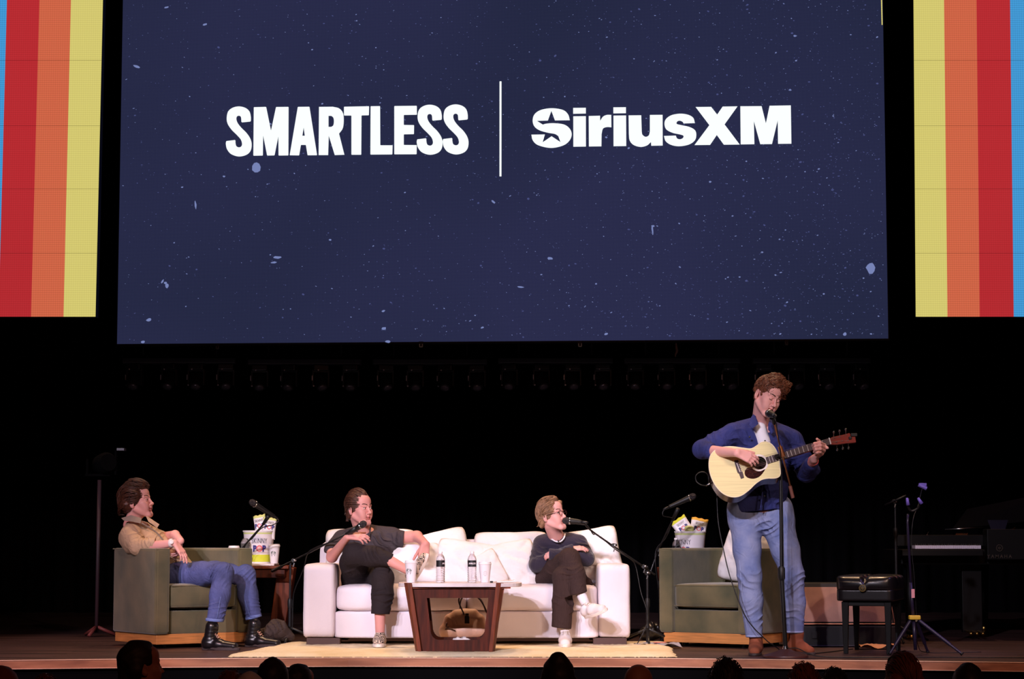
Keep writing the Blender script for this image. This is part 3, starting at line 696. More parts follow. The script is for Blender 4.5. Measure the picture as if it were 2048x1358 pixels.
# ---- armchairs
def armchair(label,loc,rotz,mirror=1):
    r=thing('armchair',label,'armchair',loc=loc,rotz=rotz,group=None)
    W,Dp,T=.79,.76,.115
    def shell():
        # U-shaped wrap of arms and back seen from above, extruded, inner corners rounded
        o=[(-W/2,-Dp/2),(-W/2,Dp/2-.03),(-W/2+.03,Dp/2),(W/2-.03,Dp/2),(W/2,Dp/2-.03),(W/2,-Dp/2),(W/2-T,-Dp/2)]
        R=.11; inn=[]
        for k in range(7):
            a=k/6*PI/2; inn.append((W/2-T-R+R*math.cos(a),Dp/2-T-R+R*math.sin(a)))
        for k in range(7):
            a=PI/2+k/6*PI/2; inn.append((-W/2+T+R+R*math.cos(a),Dp/2-T-R+R*math.sin(a)))
        o+=[(W/2-T,-Dp/2)] and inn+[(-W/2+T,-Dp/2)]
        return o
    bm=nb(); prism(bm,[V(x,y,.10) for x,y in shell()],(0,0,.625)); wf=obj('wrap_frame',bm,M_['velvet'],r,bevel=.022,seg=4,smooth=True,angle=50)
    bm=nb(); q=.006
    for s in (-1,1):
        for x in (W/2-q,W/2-T+q): tube(bm,[V(s*x,-Dp/2+q,.12),V(s*x,-Dp/2+q,.715)],.0045,6)
        tube(bm,[V(s*(W/2-q),-Dp/2+q,.718),V(s*(W/2-q),Dp/2-q,.718)],.0045,6); tube(bm,[V(s*(W/2-q),-Dp/2+q,.718),V(s*(W/2-T+q),-Dp/2+q,.718)],.0045,6)
    obj('piping',bm,M_['velvet'],wf)
    bm=nb(); box(bm,(0,-.04,.185),(W-2*T+.01,Dp-T-.03,.17)); obj('front_rail',bm,M_['velvet'],r,bevel=.012,seg=3)
    bm=nb(); softbox(bm,(0,-.075,.375),(W-2*T-.008,Dp-T-.04,.175),n=12,res=16,puff=.07,noise=.001); c=obj('seat_cushion',bm,M_['velvet'],r,smooth=True)
    bm=nb()
    for z in (.30,.45):
        x=W/2-T-.014; y=-.075-(Dp-T-.04)/2-.004; tube(bm,[V(-x,y+.01,z),V(-x+.02,y,z),V(x-.02,y,z),V(x,y+.01,z)],.0035,6)
    obj('piping',bm,M_['velvet'],c)
    bm=nb(); box(bm,(0,0,.066),(W-.05,Dp-.05,.074)); obj('plinth',bm,M_['plinth'],r,bevel=.003)
    for a in (-1,1):
        for b in (-1,1):
            bm=nb(); lathe(bm,[(.02,0),(.025,.03)],c=(a*.25,b*.24,0),n=12); obj('foot',bm,M_['black_plastic'],r)
    return r
CL=V(-2.480,16.138,0); CR=V(1.640,16.14,0)
armchair('green velvet armchair with wood plinth at the left, man in tan shirt sitting in it',CL,math.radians(35))
armchair('empty green velvet armchair with wood plinth behind the guitarist, white pillow in it',CR,math.radians(-36))
pb=cush('throw_pillow',(1494,1112),16.14,.44,.46,.17,'white pillow standing in the empty green armchair','pillow',pitch=-14,roll=-12,yaw=-30,seed=14,group='pillow in the armchair')
# ---- coffee table
TD=14.72; tz=.492
ct=thing('coffee_table','low dark walnut coffee table with white marble top on the rug','table',loc=(gx(913,TD+.2),TD+.22,RZ))
bm=nb(); a=P(796,1168,TD); b=P(1036,1168,TD); pts=[]
cx=(a.x+b.x)/2; hw=(b.x-a.x)/2*1.01; zt=tz
for k in range(40):
    t=2*PI*k/40; c_=math.cos(t); s_=math.sin(t); pts.append(V(cx+.01+hw*1.03*math.copysign(abs(c_)**.45,c_),TD+.27+.31*math.copysign(abs(s_)**.45,s_),zt-.026))
prism(bm,pts,(0,0,.026)); obj('marble_top',bm,M_['marble'],ct,world=True,bevel=.003)
bm=nb(); box(bm,(cx,TD+.24,zt-.031),(.72,.5,.012)); obj('under_tray',bm,M_['walnut_mid'],ct,world=True)
def quad3(px,py,D): return P(px,py,D)
def frame_panel(D,x,outer_t,outer_b,in_t,in_b,zin,th,name):
    # board cut with a rounded-bottom opening; x offsets (left,right) in metres at top and bottom
    zt_=zt-.03; zb=RZ
    out=[(outer_b[0],zb),(outer_b[1],zb),(outer_t[1],zt_),(outer_t[0],zt_)]
    arcR=[]; 
    for k in range(7):
        t=k/6*PI/2; arcR.append((in_b[1]-.055+.055*math.sin(t)*1.0, zin[0]+.075-.075*math.cos(t)))
    arcL=[(in_b[0]+in_b[1]-p[0],p[1]) for p in arcR][::-1]
    hole=[(in_t[0],zin[1])]+[(p[0],p[1]) for p in arcL]+[(p[0],p[1]) for p in arcR]+[(in_t[1],zin[1])]
    b=fill2d([out,hole],th); return b
def px2x(px): return gx(px,TD)
zf=lambda py: P(913,py,TD).z
for D,nm in ((TD,'f'),(TD+.42,'b')):
    b=frame_panel(D,0,(px2x(816),px2x(1006)),(px2x(838),px2x(986)),(px2x(855),px2x(977)),(px2x(862),px2x(970)),(zf(1280),zf(1196)),.03,nm)
    b.transform(Matrix(((1,0,0,0),(0,0,1,D+.02),(0,1,0,0),(0,0,0,1)))); obj('frame_panel',b,M_['walnut'],ct,world=True,bevel=.002)
for s,(xt,xb) in ((-1,(px2x(816),px2x(838))),(1,(px2x(1006),px2x(984)))):
    b=frame_panel(0,0,(-.22,.22),(-.20,.20),(-.13,.13),(-.13,.13),(.085,.40),.03,'s')
    lean=(xb-xt)/(zt-RZ)
    b.transform(Matrix(((0,-lean,1,xt+lean*zt),(1,0,0,TD+.23),(0,1,0,0),(0,0,0,1)))); obj('side_panel',b,M_['walnut_mid'],ct,world=True,bevel=.002)
for sy in (0,1):
    for (xt,xb) in ((px2x(817),px2x(839)),(px2x(1000),px2x(984))):
        y=TD-.012+sy*.46; bm=nb(); q=.024; s=1 if xt<cx else -1
        ring=lambda xc,z,q:[V(xc-s*q*1.1,y+.02,z),V(xc-s*q*.2,y-.022,z),V(xc+s*q*1.1,y-.022,z),V(xc+s*q*1.1,y+.04,z),V(xc-s*q*1.1,y+.045,z)]
        A=ring(xt,zt+.002,q); B=ring(xb,RZ-.002,q*.8); A=[bm.verts.new(v) for v in A]; B=[bm.verts.new(v) for v in B]
        bm.faces.new(A); bm.faces.new(B)
        for k in range(5): bm.faces.new((A[k],A[(k+1)%5],B[(k+1)%5],B[k]))
        obj('leg',bm,M_['walnut_mid'],ct,world=True,bevel=.002)
# ---- cups, bottles and small things
def paper_cup(name,base,label,group=None,logo=None,h=.148,rt=.043,rotz=0,lid=True):
    r=thing(name,label,'cup',loc=tuple(base),rotz=rotz,group=group)
    bm=nb(); lathe(bm,[(rt*.70,0),(rt,h*.9),(rt*1.03,h*.9)],n=32); obj('cup_wall',bm,M_['white_paper'],r,smooth=True,angle=40)
    bm=nb(); lathe(bm,[(rt*1.06,h*.88),(rt*1.08,h*.91),(rt*1.0,h*.93),(rt*.96,h),(rt*.85,h),(rt*.8,h*.985)],n=32); obj('lid',bm,M_['white_plastic'],r,smooth=True,angle=40)
    def curved(bm2,zc):   # wrap flat artwork on the wall of the cup, facing -Y
        for v in bm2.verts:
            z=zc+v.co.y; rr=rt*.70+(rt*.30)*z/(h*.9)+.0006; a=v.co.x/rr; v.co=V(math.sin(a)*rr,-math.cos(a)*rr,z)
    if logo=='disc':   # dark green round emblem: ring of arcs and a long-haired head
        bm=nb(); R=.0205
        def arcband(r0,r1,a0,a1,n=14):
            return [(r1*math.cos(a0+(a1-a0)*k/n),r1*math.sin(a0+(a1-a0)*k/n)) for k in range(n+1)]+[(r0*math.cos(a1-(a1-a0)*k/n),r0*math.sin(a1-(a1-a0)*k/n)) for k in range(n+1)]
        merge(bm,fill2d([arcband(R*.80,R*1.05,.25,2.9)])); merge(bm,fill2d([arcband(R*.45,R*.68,.5,2.64)]))
        for s in (-1,1):
            for k,(y0,l) in enumerate(((.35,.9),(.0,.8),(-.35,.62),(-.65,.42))):
                L=[(s*R*.38,R*(y0-.1)),(s*R*(.38+l*.62),R*(y0+.02)),(s*R*(.38+l*.58),R*(y0-.17)),(s*R*.38,R*(y0-.26))]; merge(bm,fill2d([L]))
        merge(bm,fill2d([[(-R*.12,R*.05),(R*.12,R*.05),(R*.2,-R*.2),(-R*.2,-R*.2)]]))
        curved(bm,h*.50); obj('emblem',bm,M_['green_print'],r)
    if logo=='lines':
        bm=nb()
        for k,w in enumerate((.018,.026,.022,.026,.014)): box(bm,(0,.016-k*.007,0),(w,.0014,.0001))
        bmesh.ops.subdivide_edges(bm,edges=bm.edges,cuts=2); curved(bm,h*.42); obj('print_lines',bm,M_['ink'],r)
    return r
tt=zt+.001
paper_cup('paper_cup',P(822,1166,TD+.16).xy.to_3d()+V(0,0,tt),'white paper cup with dark round emblem at the left end of the coffee table',logo='disc',h=.152,rotz=-.38)
paper_cup('paper_cup',P(970,1166,TD+.2).xy.to_3d()+V(0,0,tt),'white paper cup with faint printed lines right of the bottles on the coffee table',logo='lines',h=.142,rotz=.05)
def bottle(base,label,txt,rotz=0):
    r=thing('water_bottle',label,'bottle',loc=tuple(base),rotz=rotz)
    R=.0305; pr=[(R*.85,0),(R,.006)]; z=.012
    for k in range(6): pr+=[(R,z),(R*.93,z+.006),(R,z+.012)]; z+=.015
    pr+=[(R,.108),(R,.155),(R*.97,.162),(R*.82,.178),(R*.5,.193),(R*.42,.198),(R*.42,.203)]
    bm=nb(); lathe(bm,pr,n=32); obj('bottle_body',bm,M_['clear'],r,smooth=True,angle=50)
    bm=nb(); lathe(bm,[(R*1.01,.108),(R*1.01,.152)],n=32,caps=False); l=obj('paper_label',bm,M_['label_black'],r,smooth=True)
    bm=text2d(txt,.016,bold=.0006,sx=.8)
    for v in bm.verts:
        a=v.co.x/R; v.co=V(math.sin(a)*R*1.02,-math.cos(a)*R*1.02,.126+v.co.y)
    obj('label_lettering',bm,M_['white_paper'],l)
    bm=nb(); lathe(bm,[(R*.48,.200),(R*.48,.212),(R*.4,.214)],n=20); obj('cap',bm,M_['white_plastic'],r,smooth=True,angle=40)
    return r
bottle(P(881,1166,TD+.2).xy.to_3d()+V(0,0,tt),'clear water bottle with black label, left of two on the coffee table','AVALON',1.3)
bottle(P(944,1166,TD+.2).xy.to_3d()+V(0,0,tt),'clear water bottle with black lettered label beside the right paper cup','AVALON',.1)
bm=nb(); box(bm,(0,0,.004),(.14,.07,.008)); tag(obj('phone',bm,M_['white_plastic'],None,bevel=.003,loc=tuple(P(1012,1166,TD+.3).xy.to_3d()+V(0,0,tt)),rotz=.2),'pale phone lying flat at the right end of the coffee table','phone')
bm=nb(); box(bm,(0,0,.006),(.02,.03,.012)); tag(obj('lapel_clip',bm,M_['black_plastic'],None,bevel=.002,loc=tuple(P(983,1166,TD+.1).xy.to_3d()+V(0,0,tt))),'tiny black clip at the foot of the right paper cup','clip')
bm=nb()
for i in range(12):
    u=i/11
a=[]
g={}
for i in range(10):
    for j in range(6):
        g[i,j]=bm.verts.new((i*.012,j*.016,.004+.008*abs(math.sin(i*1.3))*(j/5)+.0008*i))
for i in range(9):
    for j in range(5): bm.faces.new((g[i,j],g[i+1,j],g[i+1,j+1],g[i,j+1]))
tag(obj('folded_napkin',bm,M_['white_paper'],None,smooth=True,loc=tuple(P(996,1166,TD+.35).xy.to_3d()+V(0,0,tt)),rotz=-.2),'crumpled white napkin behind the phone on the coffee table','napkin')
# ---- handbag behind the table opening
HB=15.36
hb=thing('handbag','tan leather handbag with brown handles standing behind the coffee table opening','bag',loc=(gx(928,HB),HB,RZ))
f=Field(.004)
f.chain([P(893,1262,HB),P(930,1262,HB),P(962,1260,HB)],[.055,.06,.052],k=.03)
f.chain([P(900,1240,HB),P(930,1236,HB),P(958,1240,HB)],[.045,.05,.045],k=.04)
f.chain([P(912,1228,HB),P(948,1226,HB)],[.03,.03],k=.03)
f.cut((0,0,RZ+.002),(0,0,-1),9)
f.crease(P(905,1250,HB-.05),.08,(1,0,.4),.04,.002)
vf=f.build()
vfobj('bag_body',vf,M_['tan_leather'],hb,label='tan leather body')
bm=nb(); 
tube(bm,[P(933,1240,HB-.05),P(927,1226,HB-.05),P(918,1205,HB-.035),P(921,1192,HB-.03),P(940,1187,HB-.03),P(957,1196,HB-.03),P(968,1212,HB-.03),P(974,1226,HB-.045)],.0055,8,smooth_path=5)
tube(bm,[P(924,1232,HB+.05),P(920,1210,HB+.04),P(926,1194,HB+.03),P(944,1188,HB+.03),P(962,1200,HB+.03),P(972,1224,HB+.04)],.0055,8,smooth_path=5)
obj('handle',bm,M_['dark_leather'],hb,world=True,smooth=True)
bm=nb(); box(bm,P(934,1240,HB-.072),(.034,.012,.05)); box(bm,P(934,1229,HB-.068),(.026,.012,.016)); obj('luggage_tag',bm,[M_['dark_leather']],hb,world=True,bevel=.003)
bm=nb(); box(bm,P(934,1232.5,HB-.08),(.028,.008,.005)); tube(bm,[P(894,1245,HB-.06),P(894,1252,HB-.07)],.003,6); obj('buckle',bm,M_['chrome'],hb,world=True)
bm=nb(); tube(bm,[P(890,1258,HB-.068),P(900,1257,HB-.072),P(911,1262,HB-.072)],.004,6,smooth_path=3);tube(bm,[P(894,1246,HB-.064),P(892,1253,HB-.07),P(898,1254,HB-.07)],.003,6,smooth_path=3); obj('strap_loop',bm,M_['dark_leather'],hb,world=True)
# crumpled white wrapper in front of the bag
bm=nb(); g={}
for i in range(19):
    for j in range(9):
        u=i/18; v=j/8; env=math.sin(PI*u)**.7*math.sin(PI*min(v*1.1,1))**.6
        g[i,j]=bm.verts.new((gx(888+u*72,15.0),14.95+.14*v,RZ+.004+env*(.075+.010*math.sin(i*1.3+j*1.7)+.006*math.sin(i*2.3-j))))
for i in range(18):
    for j in range(8): bm.faces.new((g[i,j],g[i+1,j],g[i+1,j+1],g[i,j+1]))
tag(obj('plastic_wrapper',bm,M_['white_plastic'],smooth=True),'crumpled white printed wrapper lying in front of the tan handbag','wrapper')
# ---- side tables
def side_table(label,loc,rotz=0,w=.50,d=.5):
    r=thing('side_table',label,'table',loc=loc,rotz=rotz,group=None)
    bm=nb(); box(bm,(0,0,.575),(w,d,.022)); obj('table_top',bm,M_['walnut_mid'],r,bevel=.004)
    bm=nb(); box(bm,(0,0,.53),(w-.06,d-.06,.07)); obj('apron',bm,M_['walnut'],r,bevel=.004)
    for s in (-1,1):
        bm=nb(); pts=[V(s*(w/2+.03),-.1,.57),V(s*(w/2-.10),-.1,.57),V(s*(w/2-.17),-.1,.0),V(s*(w/2-.055),-.1,.0)]
        prism(bm,pts,(0,.2,0)); obj('leg',bm,M_['walnut_mid'],r,bevel=.006)
        bm=nb(); pts=[V(s*(w/2+.03),-.105,.50),V(s*(w/2-.04),-.105,.40),V(s*(w/2-.09),-.105,.06)]; tube(bm,pts,.006,6); 
        bm.free()
    return r
ST=16.75
side_table('brown wooden side table with slanted legs between the left armchair and sofa',(gx(522,ST),ST,0))
bm=nb(); box(bm,(0,0,.008),(.45,.34,.016)); tag(obj('serving_tray',bm,M_['marble'],None,bevel=.004,loc=(gx(500,ST),ST-.06,.587)),'flat white tray on the brown side table under the popcorn tub','tray')
side_table('brown wooden side table hidden behind the empty green armchair under the popcorn tub',(gx(1385,16.9),16.95,0))
def tub(base,label,rotz=0,h=.25,rt=.121,rb=.098,band=True):
    r=thing('popcorn_tub',label,'tub',loc=tuple(base),rotz=rotz)
    bm=nb(); lathe(bm,[(rb,0),(rt,h),(rt*.985,h),(rt*.96,h*.8),(rb*.96,.01)],n=56); obj('tub_wall',bm,M_['white_paper'],r,smooth=True,angle=40)
    bm=nb(); lathe(bm,[(rt,h-.004),(rt*1.035,h-.006),(rt*1.035,h+.004),(rt*.985,h+.004),(rt*.98,h-.01)],n=56,caps=False); obj('rim',bm,M_['white_plastic'],r,smooth=True,angle=40)
    def ringband(z0,z1,o=.0012):
        b=nb(); q=lambda z: rb+(rt-rb)*z/h+o; lathe(b,[(q(z0),z0),(q(z1),z1)],n=56,caps=False); return b
    obj('lime_stripe',ringband(h*.905,h*.955),M_['lime_soft'],r,smooth=True)
    if band: obj('lime_band',ringband(.012,h*.27),M_['lime'],r,smooth=True)
    def wrap(b,zc,xo=0):
        bmesh.ops.triangulate(b,faces=b.faces); bmesh.ops.subdivide_edges(b,edges=b.edges,cuts=1)
        for v in b.verts:
            z=zc+v.co.y; rr=rb+(rt-rb)*z/h+.002; a=(v.co.x+xo)/rr; v.co=V(math.sin(a)*rr,-math.cos(a)*rr,z)
        return b
    b=text2d('SKiNNY',.056,bold=0,sx=.62,space=1.05); obj('skinny_lettering',wrap(b,h*.62),M_['ink'],r)
    b=nb(); merge(b,text2d('P',.062,bold=.0042,sx=.86),Matrix.Translation((-.036,0,0))); merge(b,text2d('P',.062,bold=.0042,sx=.86),Matrix.Translation((.038,0,0))); obj('pop_lettering',wrap(b,h*.375),M_['navy_print'],r)
    b=nb(); lathe(b,[(.0245,0),(.0246,.0001)],n=24); bmesh.ops.remove_doubles(b,verts=b.verts,dist=.0003); b.free()
    ring=[[(.0255*math.cos(2*PI*k/28)+.001,.0255*math.sin(2*PI*k/28)+.021) for k in range(28)],[(.0165*math.cos(2*PI*k/28)+.001,.0165*math.sin(2*PI*k/28)+.021) for k in range(28)]]
    obj('letter_ring',wrap(fill2d(ring),h*.375),M_['coral'],r)
    kern=fill2d([[(.0165*math.cos(2*PI*k/24)+.001,(.0165+.002*math.sin(k*2))*math.sin(2*PI*k/24)+.021) for k in range(24)]]); obj('letter_fill',wrap(kern,h*.375),mat('pale_pink_print',(240,190,190),.5),r)
    return r
z0=.604
tub(V(gx(520,ST-.03),ST-.03,z0),'white popcorn tub with lime band on the side table by the left armchair',rotz=.15)
tub(V(gx(1379,16.85),16.85,.587),'white popcorn tub behind the empty green armchair, two snack bags standing in it',rotz=-.60,h=.262)
def snack_bag(c,yaw,roll,label,top,w=.135,h=.19,pitch=-6,fruit=False,word=True):
    M=MR(c,yaw,pitch,roll)
    r=thing('snack_bag',label,'snack bag',M=M,group='snack bags in the popcorn tubs')
    b=nb(); res=16; g={}
    for s in (1,-1):
        for i in range(res+1):
            for j in range(res+1):
                u=2*i/res-1; v=2*j/res-1; e=i in(0,res) or j in(0,res)
                if s<0 and e: g[s,i,j]=g[1,i,j]; continue
                z=s*.024*(max(0,(1-u**4))**.5)*(max(0,1-v**2))**.6*(1+.08*math.sin(7*u+5*v))
                g[s,i,j]=b.verts.new((u*w/2*(1-.06*(1-v*v)),v*h/2+.003*math.sin(9*u)*(abs(v)>.9),z))
        for i in range(res):
            for j in range(res):
                f=b.faces.new([g[s,i,j],g[s,i+1,j],g[s,i+1,j+1],g[s,i,j+1]]); f.material_index=1 if j>=res-2 else 0
    bmesh.ops.recalc_face_normals(b,faces=b.faces)
    obj('bag_film',b,[M_['white_plastic'],M_[top]],r,smooth=True)
    zz=.028
    b=text2d('SKiNNY',.030,sx=.62); obj('skinny_lettering',b,M_['ink'],r,loc=(0,h*.20,zz-.002))
    b=nb(); merge(b,text2d('P',.044,bold=.003,sx=.82),Matrix.Translation((-.027,0,0))); merge(b,text2d('P',.044,bold=.003,sx=.82),Matrix.Translation((.028,0,0))); obj('pop_lettering',b,M_['navy_print'],r,loc=(0,-h*.04,zz))
    ring=[[(.0175*math.cos(2*PI*k/24),.0175*math.sin(2*PI*k/24)+.015) for k in range(24)],[(.011*math.cos(2*PI*k/24),.011*math.sin(2*PI*k/24)+.015) for k in range(24)]]
    obj('letter_ring',fill2d(ring),M_['coral'],r,loc=(0,-h*.04,zz))
    return r
snack_bag(P(521,1054,ST-.02),-10,10,'small snack bag with lime top edge standing in the left popcorn tub, left of two','lime_soft',w=.10)
snack_bag(P(538,1057,ST-.06),8,-6,'snack bag with lime top edge in the left popcorn tub, nearer the cup','lime_soft',w=.11,h=.17)
snack_bag(P(1368,1058,16.83),-4,34,'green topped snack bag leaning left in the tub behind the empty armchair','lime')
snack_bag(P(1396,1060,16.82),4,-12,'amber topped snack bag leaning right in the tub behind the empty armchair','amber')
b=nb(); softbox(b,(0,0,0),(.07,.05,.05),n=3,res=6,noise=.003); tag(obj('snack_packet',b,M_['lime_soft'],None,smooth=True,loc=tuple(P(1379,1058,16.78))),'pale lime crumpled packet between the two snack bags behind the armchair','snack bag')
paper_cup('paper_cup',V(gx(551,ST-.14),ST-.14,z0),'white lidded paper cup with dark round emblem beside the left popcorn tub',logo='disc',h=.15,rt=.042,rotz=-.13)
paper_cup('paper_cup',V(gx(468,ST-.1),ST-.02,z0),'white lidded cup peeking over the left armchair back, left of the tub',h=.136,rt=.042)
bm=nb(); softbox(bm,(0,0,0),(.06,.05,.03),n=3,res=6,noise=.004); tag(obj('crumpled_napkin',bm,M_['white_paper'],None,smooth=False,loc=tuple(V(gx(480,ST),ST+.02,.621))),'crumpled white napkin peeking over the left armchair back','napkin')
r=thing('plastic_tumbler','clear plastic tumbler with dark drink left of the popcorn tub','tumbler',loc=(gx(493,ST-.16),ST-.16,z0))
bm=nb(); lathe(bm,[(.026,0),(.036,.155),(.034,.155),(.025,.005)],n=24); obj('tumbler_wall',bm,M_['clear'],r,smooth=True)
bm=nb(); lathe(bm,[(.024,.006),(.032,.125)],n=24); obj('dark_drink',bm,M_['dark_leather'],r,smooth=True)
bm=nb(); lathe(bm,[(.037,.155),(.034,.163),(.022,.19),(.012,.194)],n=24); obj('dome_lid',bm,M_['clear'],r,smooth=True)
bottle(V(gx(1350,16.75),16.72,.587),'clear water bottle with black label behind the empty green armchair','AVALON',.6)
# ================================================================= MICROPHONES AND STANDS
def mic(a,b,label,group='handheld microphones on stands',r0=.026):
    """a: tip of the ball, b: tail"""
    a=V(a); b=V(b); d=(b-a).normalized(); L=(b-a).length
    r=thing('microphone',label,'microphone',loc=tuple(a),group=None)
    bm=nb(); lathe(bm,[(.004,0),(r0*.62,.006),(r0*.9,.018),(r0,.034),(r0*.93,.05)],c=a,n=20,axis=d); obj('grille_ball',bm,mat('mic_mesh',(52,46,50),.45,metal=.5,bump=.6,bscale=900),r,world=True,smooth=True)
    bm=nb(); lathe(bm,[(r0*.98,.049),(r0*1.0,.056),(r0*.9,.060)],c=a,n=20,axis=d); obj('collar_ring',bm,M_['chrome'],r,world=True,smooth=True)
    bm=nb(); lathe(bm,[(r0*.88,.060),(r0*.74,.11),(r0*.56,L-.004),(r0*.3,L)],c=a,n=20,axis=d); obj('mic_body',bm,M_['black_plastic'],r,world=True,smooth=True,angle=40)
    bm=nb(); lathe(bm,[(.009,L-.002),(.0095,L+.035),(.005,L+.05)],c=a,n=12,axis=d); obj('plug',bm,M_['black_metal'],r,world=True,smooth=True)
    return r
def stand(label,polex,poleD,ztop,boom,clip,base='tripod',name='microphone_stand',zbase=0,joint=.62,clutch=True,polemat='black_metal',lean=0):
    x=gx(polex,poleD); r=thing(name,label,'mic stand',loc=(x,poleD,0),group=None)
    bm=nb(); tube(bm,[V(x,poleD,.03),V(x+lean*.5,poleD,ztop*joint)],.0125,12); obj('lower_pole',bm,M_[polemat],r,world=True,smooth=True,angle=40)
    bm=nb(); tube(bm,[V(x+lean*.5,poleD,ztop*joint-.01),V(x+lean,poleD,ztop)],.0085,12); obj('upper_pole',bm,M_[polemat],r,world=True,smooth=True,angle=40)
    bm=nb(); lathe(bm,[(.016,-.035),(.0185,-.02),(.0185,.02),(.013,.035)],c=(x+lean*.5,poleD,ztop*joint),n=14); obj('height_clutch',bm,M_['black_plastic'],r,world=True,smooth=True,angle=40)
    if base=='tripod':
        for k in range(3):
            a=k*2*PI/3+.5; bm=nb(); tube(bm,[V(x,poleD,.13),V(x+.30*math.cos(a),poleD+.30*math.sin(a),.012)],.009,8); obj('leg',bm,M_[polemat],r,world=True,smooth=True)
    elif base=='round':
        bm=nb(); lathe(bm,[(.15,0),(.152,.006),(.15,.016),(.135,.022),(.06,.045),(.03,.062),(.0,.063)][:-1],c=(x,poleD,0),n=40); obj('round_base',bm,mat('cast_base',(74,44,46),.45),r,world=True,smooth=True,angle=40)
        bm=nb(); lathe(bm,[(.022,.055),(.02,.085)],c=(x,poleD,0),n=16); obj('base_nut',bm,M_['chrome'],r,world=True,smooth=True,angle=40)
    if boom:
        bm=nb(); tube(bm,boom,.0065,10,smooth_path=0 if len(boom)==2 else 4); obj('boom_arm',bm,M_[polemat],r,world=True,smooth=True)
    if clip:
        a,b=clip; bm=nb(); tube(bm,[a,b],[.012,.016],10); obj('mic_clip',bm,M_['black_plastic'],r,world=True,smooth=True)
    return r
def joint_at(r,p,s=.03,chrome=True):
    bm=nb(); p=V(p); lathe(bm,[(.014,-s*.7),(.017,-s*.4),(.017,s*.4),(.014,s*.7)],c=p,n=14,axis=(0,-1,0)); obj('boom_clutch',bm,M_['black_plastic'],r,world=True,smooth=True,angle=40)
    bm=nb(); lathe(bm,[(.006,0),(.012,.012),(.011,.02),(.004,.024)],c=p+V(.008,-s*.6,.0),n=10,axis=(.4,-1,.2)); box(bm,p+V(.004,-s*.6,-.032),(.008,.01,.028),rot=Euler((0,.3,0)).to_matrix()); obj('clutch_knob',bm,M_['chrome'],r,world=True,smooth=True,angle=40)
def cable(pts,label,name='cable',rad=.0038,cat='cable',m='black_plastic'):
    bm=nb(); tube(bm,pts,rad,7,smooth_path=8); return tag(obj(name,bm,M_[m],smooth=True),label,cat)
# A: by the left armchair
DA=16.45
mic(P(500,1002,15.9),P(548,1033,16.1),'black microphone tilted up over the left popcorn tub')
sA=stand('black boom stand behind the left armchair holding the tilted microphone',480,DA,.70,[P(480,1102,DA),P(497,1082,16.4),P(527,1048,16.15)],(P(527,1048,16.15),P(537,1032,16.05)))
joint_at(sA,P(480,1102,DA))
cable([P(551,1036,16.12),P(557,1042,16.1),P(545,1050,16.1),P(524,1056,16.15),P(506,1075,16.3),P(489,1095,16.4),P(484,1140,16.45),P(483,1200,16.45),V(gx(485,16.45),16.45,.1),V(gx(495,16.6),16.6,.006),V(gx(540,16.8),16.8,.006)],'thin black cable running from the microphone above the left popcorn tub')
# B: Will
DB=16.2
mic(P(731,1045,15.35),P(698,1067,15.5),'black microphone below the chin of the man in the charcoal tee')
sB=stand('black boom stand left of the white sofa reaching to the man in the charcoal tee',583,DB,P(583,1124,DB).z,[P(545,1142,16.4),P(588,1122,16.15),P(640,1096,15.85),P(703,1062,15.5)][0:1]+[P(700,1064,15.5)],None,joint=.50)
joint_at(sB,P(587,1121,16.13))
bm=nb(); tube(bm,[P(545,1142,16.43),P(563,1133,16.3)],.013,12); obj('counterweight',bm,M_['black_plastic'],sB,world=True,smooth=True,angle=40)
bm=nb(); tube(bm,[P(693,1069,15.5),P(712,1056,15.42)],[.014,.019],10); obj('mic_clip',bm,M_['black_plastic'],sB,world=True,smooth=True)
cable([P(697,1068,15.52),P(680,1082,15.6),P(655,1086,15.75),P(625,1098,15.9),P(614,1110,16.0),P(606,1140,16.1),P(590,1178,16.17),P(586,1200,16.2),P(585,1250,16.2),V(gx(590,16.3),16.25,.006),V(gx(640,16.5),16.5,.006)],'black cable hanging from the boom stand left of the sofa')
# C: Sean
DC=16.0
mic(P(1124,1041,15.35),P(1163,1044,15.35),'black microphone right at the mouth of the man in glasses')
sC=stand('black boom stand between the sofa and the empty green armchair',1293,DC,P(1293,1132,DC).z,[P(1162,1045,15.36),P(1170,1048,15.38),P(1186,1064,15.45),P(1285,1132,15.95),P(1310,1150,16.05)],None,joint=.54)
joint_at(sC,P(1287,1133,15.96)); joint_at(sC,P(1293,1146,DC),.02); joint_at(sC,P(1227,1091,15.6),.02)
bm=nb(); tube(bm,[P(1155,1044,15.35),P(1172,1047,15.38)],[.02,.013],10); obj('mic_clip',bm,M_['black_plastic'],sC,world=True,smooth=True)
cable([P(1166,1044,15.35),P(1176,1052,15.36),P(1186,1068,15.42),P(1196,1070,15.46),P(1230,1098,15.62),P(1262,1119,15.8),P(1272,1135,15.85),P(1282,1185,15.8),P(1295,1225,15.75),P(1293,1250,15.7),V(gx(1270,15.7),15.7,.02),V(gx(1262,15.8),15.8,.006),V(gx(1300,16.2),16.3,.006)],'black cable looping from the boom stand right of the sofa down to the floor')
